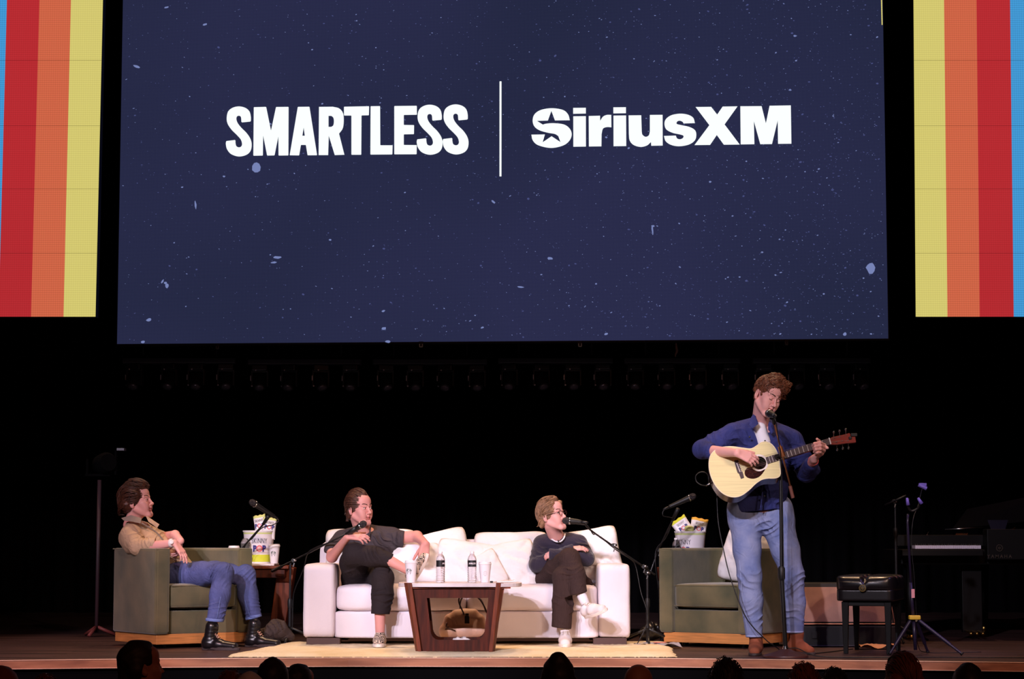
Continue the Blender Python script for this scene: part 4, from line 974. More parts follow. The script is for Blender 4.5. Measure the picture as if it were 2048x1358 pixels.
# D: for the empty armchair
DD=16.55
mic(P(1392,990,16.2),P(1338,1014,16.2),'black microphone pointing up right above the empty green armchair')
sD=stand('black boom stand at the left edge of the empty green armchair',1318,DD,P(1318,1100,DD).z,[P(1299,1150,16.5),P(1317,1100,16.5),P(1345,1040,16.3)],(P(1345,1040,16.3),P(1356,1018,16.22)),joint=.62)
joint_at(sD,P(1317,1100,16.5)); 
cable([P(1334,1015,16.2),P(1326,1023,16.2),P(1327,1032,16.2),P(1340,1035,16.25),P(1346,1040,16.28),P(1332,1075,16.4),P(1313,1098,16.45),P(1311,1130,16.45),P(1317,1180,16.5),P(1320,1240,16.55),V(gx(1316,16.5),16.5,.01),V(gx(1290,16.4),16.4,.006)],'black cable curling from the microphone above the empty armchair')
# E: straight stand with round base before the guitarist
DE=14.52; xe=gx(1566,DE)
sE=stand('tall black microphone stand with round base in front of the guitarist','x',DE,1,None,None) if False else thing('microphone_stand','tall black microphone stand with round base in front of the guitarist','mic stand',loc=(xe,DE,0))
top=P(1561,908,DE)
bm=nb(); tube(bm,[V(xe,DE,.05),P(1563,1150,DE)],.0155,14); obj('lower_pole',bm,M_['black_metal'],sE,world=True,smooth=True,angle=40)
bm=nb(); tube(bm,[P(1563,1152,DE),top],.011,14); obj('upper_pole',bm,M_['black_metal'],sE,world=True,smooth=True,angle=40)
bm=nb(); lathe(bm,[(.018,-.05),(.024,-.035),(.024,.03),(.017,.045)],c=P(1563,1146,DE),n=16); obj('height_clutch',bm,M_['black_plastic'],sE,world=True,smooth=True,angle=40)
bm=nb(); lathe(bm,[(.151,0),(.153,.006),(.15,.014),(.135,.02),(.07,.038),(.03,.056)],c=(xe,DE,0),n=48); obj('round_base',bm,mat('cast_base_brown',(84,48,48),.42),sE,world=True,smooth=True,angle=40)
bm=nb(); lathe(bm,[(.02,.052),(.018,.075)],c=(xe,DE,0),n=16); obj('base_nut',bm,M_['chrome'],sE,world=True,smooth=True,angle=40)
gold_light=mat('boom_gold_light',(150,96,62),.35,metal=.7)  # golden light on the black boom, put into its metal colour
bm=nb(); tube(bm,[P(1546,838,DE-.09),P(1584,985,DE-.04)],.0062,10); obj('boom_arm',bm,gold_light,sE,world=True,smooth=True)
bm=nb(); tube(bm,[P(1580,972,DE-.045),P(1586,996,DE-.04)],.0125,12); obj('counterweight',bm,mat('weight_gold_light',(116,70,60),.45),sE,world=True,smooth=True,angle=40)  # golden light is in the weight's colour too
bm=nb(); tube(bm,[P(1560,893,DE-.06),P(1566,913,DE-.055)],.0165,12); obj('boom_clamp',bm,gold_light,sE,world=True,smooth=True,angle=40)
bm=nb(); tube(bm,[P(1557,912,DE-.04),P(1551,914,DE-.05)],[.014,.016],10); obj('clamp_knob',bm,M_['black_plastic'],sE,world=True,smooth=True,angle=40)
bm=nb(); tube(bm,[P(1548,848,DE-.09),P(1548,834,DE-.11)],[.01,.017],10); obj('mic_clip',bm,M_['black_plastic'],sE,world=True,smooth=True)
mic(P(1536,826,DE-.02),P(1549,831,DE-.19),'black microphone held at the mouth of the singing guitarist',r0=.029)
cable([P(1549,832,DE-.20),P(1552,845,DE-.21),P(1556,872,DE-.12),P(1560,900,DE-.09),P(1564,960,DE-.03),P(1566,1060,DE-.02),P(1568,1180,DE-.02),P(1570,1285,DE-.03),V(gx(1590,DE),DE-.02,.06),V(gx(1640,14.45),14.5,.007),V(gx(1760,14.45),14.4,.007),V(gx(1900,14.4),14.4,.007),V(gx(2060,14.3),14.35,.007)],'black cable down the tall stand and along the stage edge to the right',rad=.0035)
# F: dim stand in the background
sF=stand('dim black boom stand behind the piano bench',1788,16.6,P(1788,1003,16.6).z,[P(1770,1010,16.6),P(1812,991,16.5)],None,joint=.78); joint_at(sF,P(1788,1003,16.6))
# left background lamp stand
DL=17.6; r=thing('lamp_stand','dim lamp on a tall thin stand at the dark left of the stage','lamp stand',loc=(gx(200,DL),DL,0))
bm=nb(); tube(bm,[V(gx(200,DL),DL,.03),P(199,960,DL)],.016,12); obj('pole',bm,mat('lamp_pole',(70,50,56),.5),r,world=True,smooth=True)
for k in range(3):
    a=k*2*PI/3+.3; bm=nb(); tube(bm,[V(gx(200,DL),DL,.08),V(gx(200,DL)+.15*math.cos(a),DL+.15*math.sin(a),.012)],.014,8); obj('leg',bm,mat('lamp_leg',(120,60,56),.5),r,world=True,smooth=True)
bm=nb(); lathe(bm,[(.05,-.09),(.085,-.05),(.09,.06),(.07,.1)],c=P(208,928,DL),n=18,axis=(.5,-.8,.1)); h=obj('lamp_head',bm,M_['drape'],r,world=True,smooth=True,angle=40)
bm=nb(); box(bm,P(196,950,DL),(.20,.05,.02)); box(bm,P(175,935,DL),(.015,.05,.14)); box(bm,P(232,925,DL),(.015,.05,.2)); obj('yoke',bm,M_['drape'],r,world=True)
bm=nb(); box(bm,P(243,899,DL-.05),(.06,.1,.02)); obj('barn_door',bm,mat('barn_door',(90,90,104),.4),r,world=True)
# ================================================================= FLOOR ITEMS
r=thing('cloth_bag','soft dark brown bag slumped on the floor behind the black boots','bag',loc=(gx(555,16.2),16.1,0))
f=Field(.006); Db=16.05
f.chain([P(527,1268,Db),P(555,1262,Db),P(582,1274,Db)],[.045,.065,.03],k=.05); f.cap(P(548,1248,Db),P(562,1250,Db),.025,.02,k=.05)
f.cut((0,0,.003),(0,0,-1),20); f.crease(P(555,1262,Db-.05),.17,(1,0,.5),.05,.005)
vfobj('bag_cloth',f.build(noise=.002,nscale=40),M_['chair_black'],r)
bm=nb(); tube(bm,[P(540,1250,Db-.02),P(545,1240,Db),P(556,1241,Db),P(566,1250,Db-.02)],.006,8,smooth_path=4); obj('bag_strap',bm,M_['chair_black'],r,world=True,smooth=True)
r=thing('cloth_bag','soft black bag slumped between the sofa and the empty armchair','bag',loc=(gx(1296,16.3),16.3,0))
f=Field(.006); Db=16.3
f.chain([P(1290,1268,Db),P(1305,1262,Db),P(1316,1264,Db)],[.05,.06,.04],k=.05); f.cut((0,0,.003),(0,0,-1),20); f.crease(P(1300,1262,Db-.05),.15,(1,0,.3),.05,.005)
vfobj('bag_cloth',f.build(noise=.002,nscale=40),M_['black_leather'],r)
def sheet(name,c,w,d,rz,m,label,cat,h=.006):
    bm=nb(); g={}
    for i in range(13):
        for j in range(7): g[i,j]=bm.verts.new(((i/12-.5)*w,(j/6-.5)*d,h*(.5+.5*math.sin(i*.9+j*.7))+.003))
    for i in range(12):
        for j in range(6): bm.faces.new((g[i,j],g[i+1,j],g[i+1,j+1],g[i,j+1])).material_index=0
    o=obj(name,bm,m,None,smooth=True,loc=c,rotz=rz); return tag(o,label,cat)
mg=sheet('magazine',(gx(1312,15.7),15.72,.006),.34,.24,.1,mat('magazine_page',(168,164,180),.4),'pale magazine lying on the stage right of the rug','magazine',h=.03)
bm=nb(); box(bm,(.02,0,.036),(.09,.05,.002)); obj('printed_panel',bm,M_['coral'],mg)
sheet('paper_sheet',(gx(600,15.9),15.95,.006),.22,.18,.2,mat('grey_page',(128,112,108),.5),'greyish paper lying on the stage at the left foot of the sofa','paper')
sheet('paper_sheet',(gx(1577,15.6),15.15,.004),.16,.14,.3,M_['white_paper'],'white paper scrap on the stage behind the round stand base','paper',h=.02)
sheet('paper_sheet',(gx(1735,15.9),15.6,.004),.3,.2,.1,mat('tan_page',(190,130,90),.5),'tan paper lying on the stage behind the piano bench legs','paper',h=.03)
# ---- monitor wedge on a black case
r=thing('equipment_case','black flat road case under the brown stage monitor','case',loc=(gx(1697,15.9),16.1,0))
bm=nb(); a=gx(1600,15.85); b=gx(1792,15.85); zc=P(1700,1252,15.85).z; box(bm,((a+b)/2,16.1,zc/2),(b-a,.5,zc)); obj('case_shell',bm,M_['dark_case'],r,world=True,bevel=.008)
bm=nb(); box(bm,P(1632,1270,15.84),(.06,.01,.05)); obj('recessed_panel',bm,M_['black_plastic'],r,world=True)
bm=nb(); tube(bm,[V(a+.02,15.84,.012),V(b-.02,15.84,.012)],.005,8); obj('metal_edge',bm,M_['chrome'],r,world=True)
r=thing('stage_monitor','brown fronted wedge monitor speaker beside the piano bench','speaker',loc=(gx(1697,15.9),16.1,zc))
xl,xr=gx(1598,15.85),gx(1776,15.85); xr2=gx(1787,15.85); zt2=P(1700,1166,15.95).z
bm=nb(); A=[V(xl,15.87,zc+.003),V(xr2,15.87,zc+.003),V(xr,15.97,zt2),V(xl+.01,15.97,zt2)]; prism(bm,A,(0,.26,0)); obj('cabinet',bm,M_['dark_case'],r,world=True,bevel=.006)
bm=nb(); A=[V(xl+.02,15.868,zc+.03),V(xr2-.03,15.868,zc+.03),V(xr-.025,15.958,zt2-.03),V(xl+.03,15.958,zt2-.03)]; prism(bm,A,(0,.006,0)); obj('grille',bm,M_['grille'],r,world=True)
bm=nb(); tube(bm,[V(xl+.01,15.862,zc+.014),V(xr2-.01,15.862,zc+.014),V(xr-.004,15.955,zt2-.012)],.005,6); obj('trim_strip',bm,mat('trim_strip',(196,130,104),.4),r,world=True)
# ================================================================= PIANO BENCH, GUITAR STAND, PIANO
# bench turned so its narrow end faces us
BO=V(gx(1679,14.95),14.95,0); ang=math.radians(-17); bx=V(math.cos(ang),math.sin(ang),0); by=V(-math.sin(ang),math.cos(ang),0)
BMx=Matrix(((bx.x,by.x,0,BO.x),(bx.y,by.y,0,BO.y),(0,0,1,0),(0,0,0,1)))
r=thing('piano_bench','black tufted leather piano bench with round brass emblem right of the guitarist','bench',M=BMx)
bw,bl=.325,.62
for i in (0,1):
    for j in (0,1):
        bm=nb(); x=.02+i*(bw-.03); y=.03+j*(bl-.08); A=[V(x-.024,y-.024,.36),V(x+.024,y-.024,.36),V(x+.024,y+.024,.36),V(x-.024,y+.024,.36)]
        vs=[bm.verts.new(v) for v in A]; wb=[bm.verts.new((x+(v.x-x)*.62,y+(v.y-y)*.62,0)) for v in A]; bm.faces.new(vs); bm.faces.new(wb)
        for k in range(4): bm.faces.new((vs[k],vs[(k+1)%4],wb[(k+1)%4],wb[k]))
        obj('leg',bm,M_['piano'],r,bevel=.003)
bm=nb(); box(bm,(bw/2+.005,bl/2,.36),(bw-.0,bl-.02,.06)); obj('apron',bm,M_['piano'],r,bevel=.004)
bm=nb(); softbox(bm,(bw/2,bl/2,.405),(bw+.075,bl+.06,.085),n=16,res=14); obj('seat_box',bm,M_['black_leather'],r,smooth=True)
bm=nb(); s=obj('padded_seat',softbox(bm,(0,0,0),(bw+.085,bl+.07,.115),n=8,res=40,puff=.06),M_['black_leather'],r,smooth=True,loc=(bw/2,bl/2,.485))
for v in s.data.vertices:   # tufting: quilted furrows and button dimples
    x,y,z=v.co
    if z>-.02:
        u=abs(x)/.05; w=min(abs(((y+.16)%.21)-.0),abs(.21-((y+.16)%.21)))/.045
        dmp=.022*math.exp(-(x/.014)**2)+.014*math.exp(-(w)**2*2)*1.0
        v.co.z=z-dmp*(1 if z>.02 else .4)
        if y<-(bl+.07)/2+.02: v.co.z-=.012*math.exp(-(x/.02)**2)
bm=nb(); lathe(bm,[(.024,0),(.026,.004),(.022,.006)],c=(bw/2-.01,-.052,.455),n=28,axis=(0,-1,0)); e=obj('emblem_disc',bm,M_['black_plastic'],r,smooth=True,angle=40)
bm=nb()
for a_,b_ in ((.0205,.0235),(.0165,.0178)):
    merge(bm,fill2d([[(b_*math.cos(2*PI*k/32),b_*math.sin(2*PI*k/32)) for k in range(32)],[(a_*math.cos(2*PI*k/32),a_*math.sin(2*PI*k/32)) for k in range(32)]]))
for k in range(3):
    merge(bm,fill2d([[(-.0012,-.014),(.0012,-.014),(.0012,.014),(-.0012,.014)]]),Matrix.Rotation(k*PI/3,4,'Z'))
for k in range(6):
    merge(bm,fill2d([[(-.003,.012),(.003,.012),(.0,.008)]]),Matrix.Rotation(k*PI/3,4,'Z'))
bm.transform(Matrix.Translation((bw/2-.01,-.060,.455))@Matrix.Rotation(PI/2,4,'X')); obj('emblem_mark',bm,M_['brass'],e)
# guitar stand
DG=14.75; gxs=gx(1830,DG); r=thing('guitar_stand','tall dark tripod guitar stand with yellow collar right of the bench','guitar stand',loc=(gxs,DG,0))
cz=P(1830,1235,DG)
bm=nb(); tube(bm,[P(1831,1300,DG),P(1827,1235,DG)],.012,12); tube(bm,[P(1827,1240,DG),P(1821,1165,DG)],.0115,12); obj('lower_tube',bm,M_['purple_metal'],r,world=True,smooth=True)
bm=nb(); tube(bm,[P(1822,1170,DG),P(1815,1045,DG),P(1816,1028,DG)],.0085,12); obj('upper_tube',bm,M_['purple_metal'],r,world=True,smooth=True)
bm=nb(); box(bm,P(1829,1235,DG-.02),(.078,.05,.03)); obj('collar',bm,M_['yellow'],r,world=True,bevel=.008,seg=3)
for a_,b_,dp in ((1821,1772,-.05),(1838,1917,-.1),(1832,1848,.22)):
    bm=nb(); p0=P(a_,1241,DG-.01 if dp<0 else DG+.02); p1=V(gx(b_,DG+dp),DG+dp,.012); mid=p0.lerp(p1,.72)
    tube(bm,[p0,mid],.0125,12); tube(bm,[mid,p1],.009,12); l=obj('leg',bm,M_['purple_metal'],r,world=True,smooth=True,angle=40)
    bm=nb(); tube(bm,[p0.lerp(p1,.96),p1+V(0,0,.0)],.012,10); obj('rubber_tip',bm,M_['black_plastic'],l,world=True,smooth=True)
bm=nb(); tube(bm,[P(1817,998,DG-.05),P(1816,1012,DG-.03),P(1823,1022,DG-.01),P(1836,1016,DG-.02),P(1840,1004,DG-.04)],.0075,10,smooth_path=5); obj('yoke',bm,M_['black_plastic'],r,world=True,smooth=True)
for x,y,x2,y2 in ((1814,996,1816,1010),(1836,996,1843,1007)):
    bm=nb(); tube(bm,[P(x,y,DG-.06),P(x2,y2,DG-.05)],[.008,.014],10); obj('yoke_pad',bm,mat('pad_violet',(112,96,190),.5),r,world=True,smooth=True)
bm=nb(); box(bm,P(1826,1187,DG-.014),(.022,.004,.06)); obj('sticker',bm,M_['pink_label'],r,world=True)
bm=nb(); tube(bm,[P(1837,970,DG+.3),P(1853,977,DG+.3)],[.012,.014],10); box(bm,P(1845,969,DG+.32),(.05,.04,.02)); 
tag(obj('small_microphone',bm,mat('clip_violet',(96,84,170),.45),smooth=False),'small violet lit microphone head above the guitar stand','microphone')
cable([P(1845,975,DG+.3),P(1841,990,DG+.27),P(1836,1012,DG+.2),P(1826,1040,DG+.03),P(1823,1090,DG+.025),P(1829,1160,DG+.03),P(1833,1240,DG+.05),P(1836,1290,DG+.05),V(gx(1850,15),15,.006),V(gx(1960,15),15.1,.006)],'thin black cable running down behind the guitar stand',rad=.0025)
# grand piano, keyboard end towards us, lid up
PD=17.0; r=thing('grand_piano','black grand piano in the dark at the far right, white keys catching light','piano',loc=(gx(1890,PD),PD,0))
kz=P(1890,1094,PD).z; x0,x1=gx(1806,PD),gx(1962,PD)
bm=nb(); pts=[V(gx(1800,PD),PD+.05,kz-.14),V(gx(2140,PD),PD+.05,kz-.14),V(gx(2150,PD),PD+1.2,kz-.14),V(gx(2060,PD),PD+1.9,kz-.14),V(gx(1930,PD),PD+2.0,kz-.14),V(gx(1850,PD),PD+1.4,kz-.14),V(gx(1800,PD),PD+.9,kz-.14)]
prism(bm,pts,(0,0,.12)); obj('case',bm,M_['piano'],r,world=True,bevel=.01)
bm=nb(); box(bm,((x0+x1)/2-.04,PD-.02,kz-.045),(x1-x0+.02,.24,.05)); box(bm,(x1+.32,PD+.02,kz+.02),(.60,.16,.24)); box(bm,((x0+x1)/2,PD+.12,kz+.05),(x1-x0+.1,.03,.09)); obj('key_bed',bm,M_['piano'],r,world=True,bevel=.005)
bm=nb(); n=34; kx0,kx1=gx(1821,PD),gx(1951,PD); w=(kx1-kx0)/n
for i in range(n): box(bm,(kx0+w*(i+.5),PD-.045,kz),(w*.93,.15,.026))
k=obj('white_keys',bm,M_['ivory'],r,world=True)
bm=nb()
for i in range(n):
    if i%7 not in (2,6): box(bm,(kx0+w*(i+1),PD-.01,kz+.018),(w*.5,.09,.014))
obj('black_keys',bm,M_['black_plastic'],r,world=True)
bm=nb(); prism(bm,[P(1905,1058,PD+.7),P(2080,1040,PD+.7),P(2100,985,PD+.95),P(1935,1018,PD+.95)],(0,.03,.0)); obj('lid',bm,M_['piano_lid'],r,world=True,bevel=.004)
bm=nb(); prism(bm,[P(1975,1040,PD+.2),P(2016,1040,PD+.2),P(2006,1075,PD+.1),P(1988,1075,PD+.1)],(0,.01,0)); obj('music_desk',bm,mat('desk_blue',(20,20,40),.3),r,world=True)
bm=nb(); tube(bm,[P(2002,1073,PD+.3),P(2030,1056,PD+.5)],.006,8); obj('lid_prop',bm,M_['brass'],r,world=True,smooth=True)
bm=nb(); tube(bm,[P(1850,1078,PD+.3),P(1857,1064,PD+.4)],.004,8); tube(bm,[P(1890,1059,PD+.6),P(1968,1055,PD+.6)],.004,8); obj('hinge_rod',bm,M_['chrome'],r,world=True,smooth=True)
bm=nb()
for i in range(12): tube(bm,[P(1911+i*2,1071,PD+.3),P(1913+i*2,1067,PD+.35)],.0025,5)
box(bm,P(1900,1077,PD+.2),(.4,.1,.012)); obj('tuning_pins',bm,M_['brass'],r,world=True)
bm=nb(); merge(bm,text2d('YAMAHA',.038,bold=.0003,sx=.95,space=1.5)); bm.transform(Matrix.Translation(P(1999,1116,PD-.075))@Matrix.Rotation(PI/2,4,'X')); obj('maker_lettering',bm,mat('dim_gold',(70,58,50),.45),r,world=True)
bm=nb()
for a_,b_ in ((.023,.027),):
    merge(bm,fill2d([[(b_*math.cos(2*PI*k/32),b_*math.sin(2*PI*k/32)) for k in range(32)],[(a_*math.cos(2*PI*k/32),a_*math.sin(2*PI*k/32)) for k in range(32)]]))
for k in range(3): merge(bm,fill2d([[(-.0016,-.018),(.0016,-.018),(.0016,.018),(-.0016,.018)]]),Matrix.Rotation(k*PI/3,4,'Z'))
bm.transform(Matrix.Translation(P(1999,1096,PD-.075))@Matrix.Rotation(PI/2,4,'X')); obj('maker_emblem',bm,mat('dim_gold2',(70,58,50),.45),r,world=True)
for px_,dy in ((1815,.1),(2110,.1),(1960,1.7)):
    bm=nb(); x=gx(px_,PD+dy); tube(bm,[V(x,PD+dy,.04),V(x,PD+dy,kz-.14)],[.035,.055],12); l=obj('leg',bm,M_['piano'],r,world=True,smooth=True)
    bm=nb(); lathe(bm,[(.03,0),(.034,.02),(.03,.045)],c=(x,PD+dy,0),n=12); obj('caster',bm,M_['brass'],l,world=True,smooth=True)
bm=nb(); box(bm,(gx(1950,PD),PD+.25,.32),(.16,.06,.54)); obj('pedal_lyre',bm,M_['piano'],r,world=True,bevel=.005)
for k in range(3):
    bm=nb(); x=gx(1936+k*12,PD-.0); tube(bm,[V(x,PD+.22,.06),V(x,PD+.08,.055),V(x,PD+.02,.045)],[.008,.012,.016],10,smooth_path=4); obj('pedal',bm,M_['brass'],r,world=True,smooth=True)
LP=dict(k1=3600,k2=4400,k3=4600,k4=3300,w1=1000,w2=1300,w3=1300,w4=650,top=1000,vio=300,fl=1500,fr=600,aud=300,ls=2600,up=12,amb=.0015)
# ================================================================= PEOPLE
def frame_of(fwd,up):
    f=V(fwd).normalized(); Y=-f; Z=V(up); Z=(Z-Y*Z.dot(Y)).normalized(); X=Y.cross(Z)
    return Matrix(((X.x,Y.x,Z.x),(X.y,Y.y,Z.y),(X.z,Y.z,Z.z)))
def head(c,fwd,up,s,neck,opt=None,h=.0026,nr=(.053,.058)):
    """one skin of skull, face, ears and neck. returns mesh data in head space, its matrix and a region painter"""
    o=dict(smile=0,lids=0,jaw=1.0,brow=0,nose=1.0); o.update(opt or {})
    R=frame_of(fwd,up); M=Matrix.Translation(V(c))@R.to_4x4()@Matrix.Scale(s,4); Mi=M.inverted(); n1=Mi@V(neck)
    f=Field(h)
    f.ell((0,.018,.05),(.075,.094,.086)); f.ell((0,-.028,-.02),(.061,.060,.080),k=.03)
    f.ell((0,-.05,.062),(.056,.04,.045),k=.03)                     # forehead
    for q in (-1,1):
        f.cap((q*.056,.004,-.045),(q*.020*o['jaw'],-.068,-.096),.016,.017,k=.03)
        f.ell((q*.043,-.058,-.012),(.022,.024,.02),k=.03)          # cheekbone
        f.ell((q*.030,-.070,-.045),(.022,.018,.025),k=.03)
        f.cap((q*.012,-.086,.031),(q*.046,-.072,.031),.0095,.007,k=.012)
    f.cap((-.014,-.079,-.098),(.014,-.079,-.098),.0165,k=.02)
    for q in (-1,1):
        f.ell((q*.031,-.094,.012),(.0175,.012,.0105),k=.012,sub=True)
        f.ell((q*.031,-.077,.011),(.0135,.0135,.012 if not o['lids'] else .0145),k=.003)
        f.cap((q*.018,-.0885,.0185),(q*.044,-.081,.0165),.0028,.0024,k=.003)   # upper lid fold
        f.cap((q*.019,-.0885,.003),(q*.043,-.081,.004),.0022,k=.003)
    f.cap((0,-.086,.028),(0,-.108*o['nose'],-.020),.0065,.0095,k=.010)
    f.ell((0,-.111*o['nose'],-.024),(.0115,.0115,.0095),k=.008)
    for q in (-1,1):
        f.ell((q*.0125,-.099,-.028),(.0075,.0095,.007),k=.006)
        f.ell((q*.006,-.106,-.035),(.0032,.0045,.003),k=.002,sub=True)
        f.cap((q*.019,-.091,-.026),(q*.031,-.080,-.052),.0022,.0018,k=.008,sub=True)  # fold beside mouth
    f.cap((0,-.094,-.036),(0,-.092,-.048),.007,k=.012)
    w=.023+.004*o['smile']; zz=-.056+.006*o['smile']
    f.cap((-w,-.079,zz),(0,-.0945,-.053),.0035,.0058,k=.006); f.cap((w,-.079,zz),(0,-.0945,-.053),.0035,.0058,k=.006)
    f.cap((-w*.8,-.081,zz-.006),(0,-.092,-.064),.0035,.0062,k=.006); f.cap((w*.8,-.081,zz-.006),(0,-.092,-.064),.0035,.0062,k=.006)
    f.cap((-w,-.086,zz+.0005),(0,-.1005,-.0585),.0016,k=.002,sub=True); f.cap((w,-.086,zz+.0005),(0,-.1005,-.0585),.0016,k=.002,sub=True)
    f.ell((0,-.090,-.075),(.016,.006,.005),k=.008,sub=True)
    for q in (-1,1):                                                # ears
        E=Matrix.Rotation(q*.35,3,'Z')@Matrix.Rotation(-.2,3,'X')
        f.ell((q*.079,.016,-.002),(.009,.021,.033),k=.006,R=E); f.ell((q*.088,.012,.002),(.006,.012,.020),k=.004,R=E,sub=True); f.ell((q*.077,.008,-.027),(.007,.010,.010),k=.006)
    nb_=V(0,.022,-.05); f.cap(nb_,n1,nr[0]/s,nr[1]/s,k=.022); f.cap(V(0,-.012,-.078),n1+V(0,-.015,.02),.028,.04,k=.02)
    vf=f.build()
    def region(ct):
        x,y,z=ct[:,0],ct[:,1],ct[:,2]; ax=np.abs(x); mi=np.zeros(len(ct),int)
        front=y<-.055
        bt=np.clip((ax-.013)/.036,0,1); bz=.036+.006*np.sin(bt*PI*.8)+o['brow']
        mi[front&(ax>.012)&(ax<.049)&(np.abs(z-bz)<.0048-.0022*bt)]=1
        lipw=w*1.02; t=np.clip(ax/lipw,0,1)
        zc=-.0585+(zz+.0585)*t
        mi[front&(y<-.074)&(ax<lipw)&(z<zc+.0075*(1-t**2)+.001)&(z>zc-.0095*(1-t**2)-.001)]=2
        mi[(y<-.078)&(ax<lipw*.98)&(np.abs(z-zc)<.0014)]=1
        ex=(ax-.031)/.0115; ez=(z-.0105)/(.0042)
        if o['lids']:
            mi[front&(np.abs(ex)<1.05)&(np.abs(z-(.0055-.003*(1-ex**2)))<.0018)]=1
        else:
            mi[front&(ex**2+ez**2<1)]=3
            mi[front&((ax-.031-(.003*np.sign(x)*o.get('gaze',0)))**2+(z-.011)**2<.0050**2)&(ex**2+ez**2<1.15)]=4
            mi[front&(np.abs(ex)<1.1)&(np.abs(z-(.0105+.0050*np.sqrt(np.clip(1-(ex/1.15)**2,0,1))))<.0019)]=1
        return mi
    return vf,M,region
SKM=['skin_face','brow','lip','eye_white','iris']
def xf(vf,M):
    v,f=vf; Mn=np.array(M); return v@Mn[:3,:3].T+Mn[:3,3],f
def hair(parent,M,style,m,h=.003,seed=1):
    f=Field(h); S=style
    f.ell((0,.022,.052),(.080,.099,.089)); 
    for op in S['add']: f.cap(op[0],op[1],op[2],op[3],k=.02)
    f.ell((0,-.105,-.028),(.078,.080,.105),k=.012,sub=True)
    hl=S.get('line',.088); f.ell((0,-.108,hl-.062),(.066,.048,.062),k=.012,sub=True)
    for q in (-1,1): f.ell((q*.088,.000,-.012),(.028,.030,.040),k=.010,sub=True); f.ell((q*.085,-.04,-.05),(.04,.045,.05),k=.01,sub=True)
    f.cap((-.2,.03,S.get('nape',-.125)),(.2,.03,S.get('nape',-.125)),.06,k=.02,sub=True)
    for op in S.get('late',[]): f.cap(op[0],op[1],op[2],op[3],k=.012)
    vf=f.build(noise=S.get('noise',.0018),nscale=S.get('ns',90),seed=seed)
    o=vfobj('hair',vf,M_[m],parent,M=M)
    # locks laid over the mass, following its growth direction
    v=vf[0]; rs=random.Random(seed); bm=nb(); sel=[i for i in range(len(v)) if v[i][2]>S.get('zmin',-.02)]
    cen=V(0,.02,.05)
    if S.get('n',420)==0: bm.free(); return o
    for _ in range(S.get('n',420)):
        p=V(v[rs.choice(sel)]); pts=[]; L=S['len']*rs.uniform(.6,1.2); st=6; ph=rs.random()*6; lift=S.get('lift',.004)*rs.random()
        q=p.copy(); ok=True
        for k in range(st+1):
            nrm=(q-cen).normalized(); d=V(S['flow'](q)); d=(d-nrm*d.dot(nrm)*S.get('hug',.85)); d.normalize()
            d+=nrm.cross(d)*math.sin(ph+k*S.get('cf',.5))*S.get('curl',.12)
            pts.append(M@(q+nrm*(lift+.001+S.get('tip',0)*k/st))); q=q+d.normalized()*(L/st)
            if q.z<S.get('nape',-.125)+.065: q.z=S.get('nape',-.125)+.065; q.y=min(q.y,.11)
            r=(q-cen)
            if S.get('keep',True):
                e=math.sqrt((r.x/.083)**2+(r.y/.103)**2+(r.z/.095)**2); 
                if e<1: q=cen+r/e
        rr=S.get('rad',.0042); tube(bm,pts,[rr*.5,rr,rr*1.05,rr,rr*.8,rr*.55,rr*.15],5,caps=False)
    obj('hair_locks',bm,M_[m],o,world=True,smooth=True)
    return o
def hand(f,w,fd,nrm,side,curl=(.35,.35,.4,.45),spread=.08,thumb=(.55,.75,-.25),k=.005,s=1.0,tc=.25):
    w=V(w); fd=V(fd).normalized(); n=V(nrm); n=(n-fd*n.dot(fd)).normalized(); t=n.cross(fd)*side
    offs=(.029,.0095,-.0095,-.027); L=(.074,.082,.076,.060); R=(.0088,.0092,.0088,.0078)
    for i in range(4):
        kn=w+fd*(.088-.005*abs(i-1))*s+t*offs[i]*s
        f.cap(w+t*offs[i]*.55*s,kn,.0135*s,.0108*s,k=.012)
        a=0; p=kn; c=curl[i] if isinstance(curl,(list,tuple)) else curl
        for j,(fr,mu) in enumerate(((.46,.75),(.30,1.15),(.24,.8))):
            a+=c*mu; d=fd*math.cos(a)-n*math.sin(a)+t*spread*(1.2-i*.8)*(1 if a<1.2 else .2)
            q=p+d.normalized()*L[i]*fr*s; r=R[i]*s*(1-.09*j); f.cap(p,q,r,r*.93,k=k if j else .006); p=q
    p=w+fd*.022*s+t*.020*s-n*.004*s; d=(fd*thumb[0]+t*thumb[1]+n*thumb[2]).normalized()
    q=p+d*.044*s; f.cap(p,q,.0145*s,.0115*s,k=.012)
    d2=(d+fd*tc-n*tc*.5).normalized(); r_=q+d2*.032*s; f.cap(q,r_,.0108*s,.0098*s,k=.004); d3=(d2+fd*tc).normalized(); f.cap(r_,r_+d3*.026*s,.0098*s,.0078*s,k=.004)
def limb(f,a,b,ra,rb,mus=None,k=.015):
    f.cap(a,b,ra,rb,k=k)
    if mus: m=V(a).lerp(V(b),.3); f.ell(m,(mus,mus,mus*1.3),k=.03)
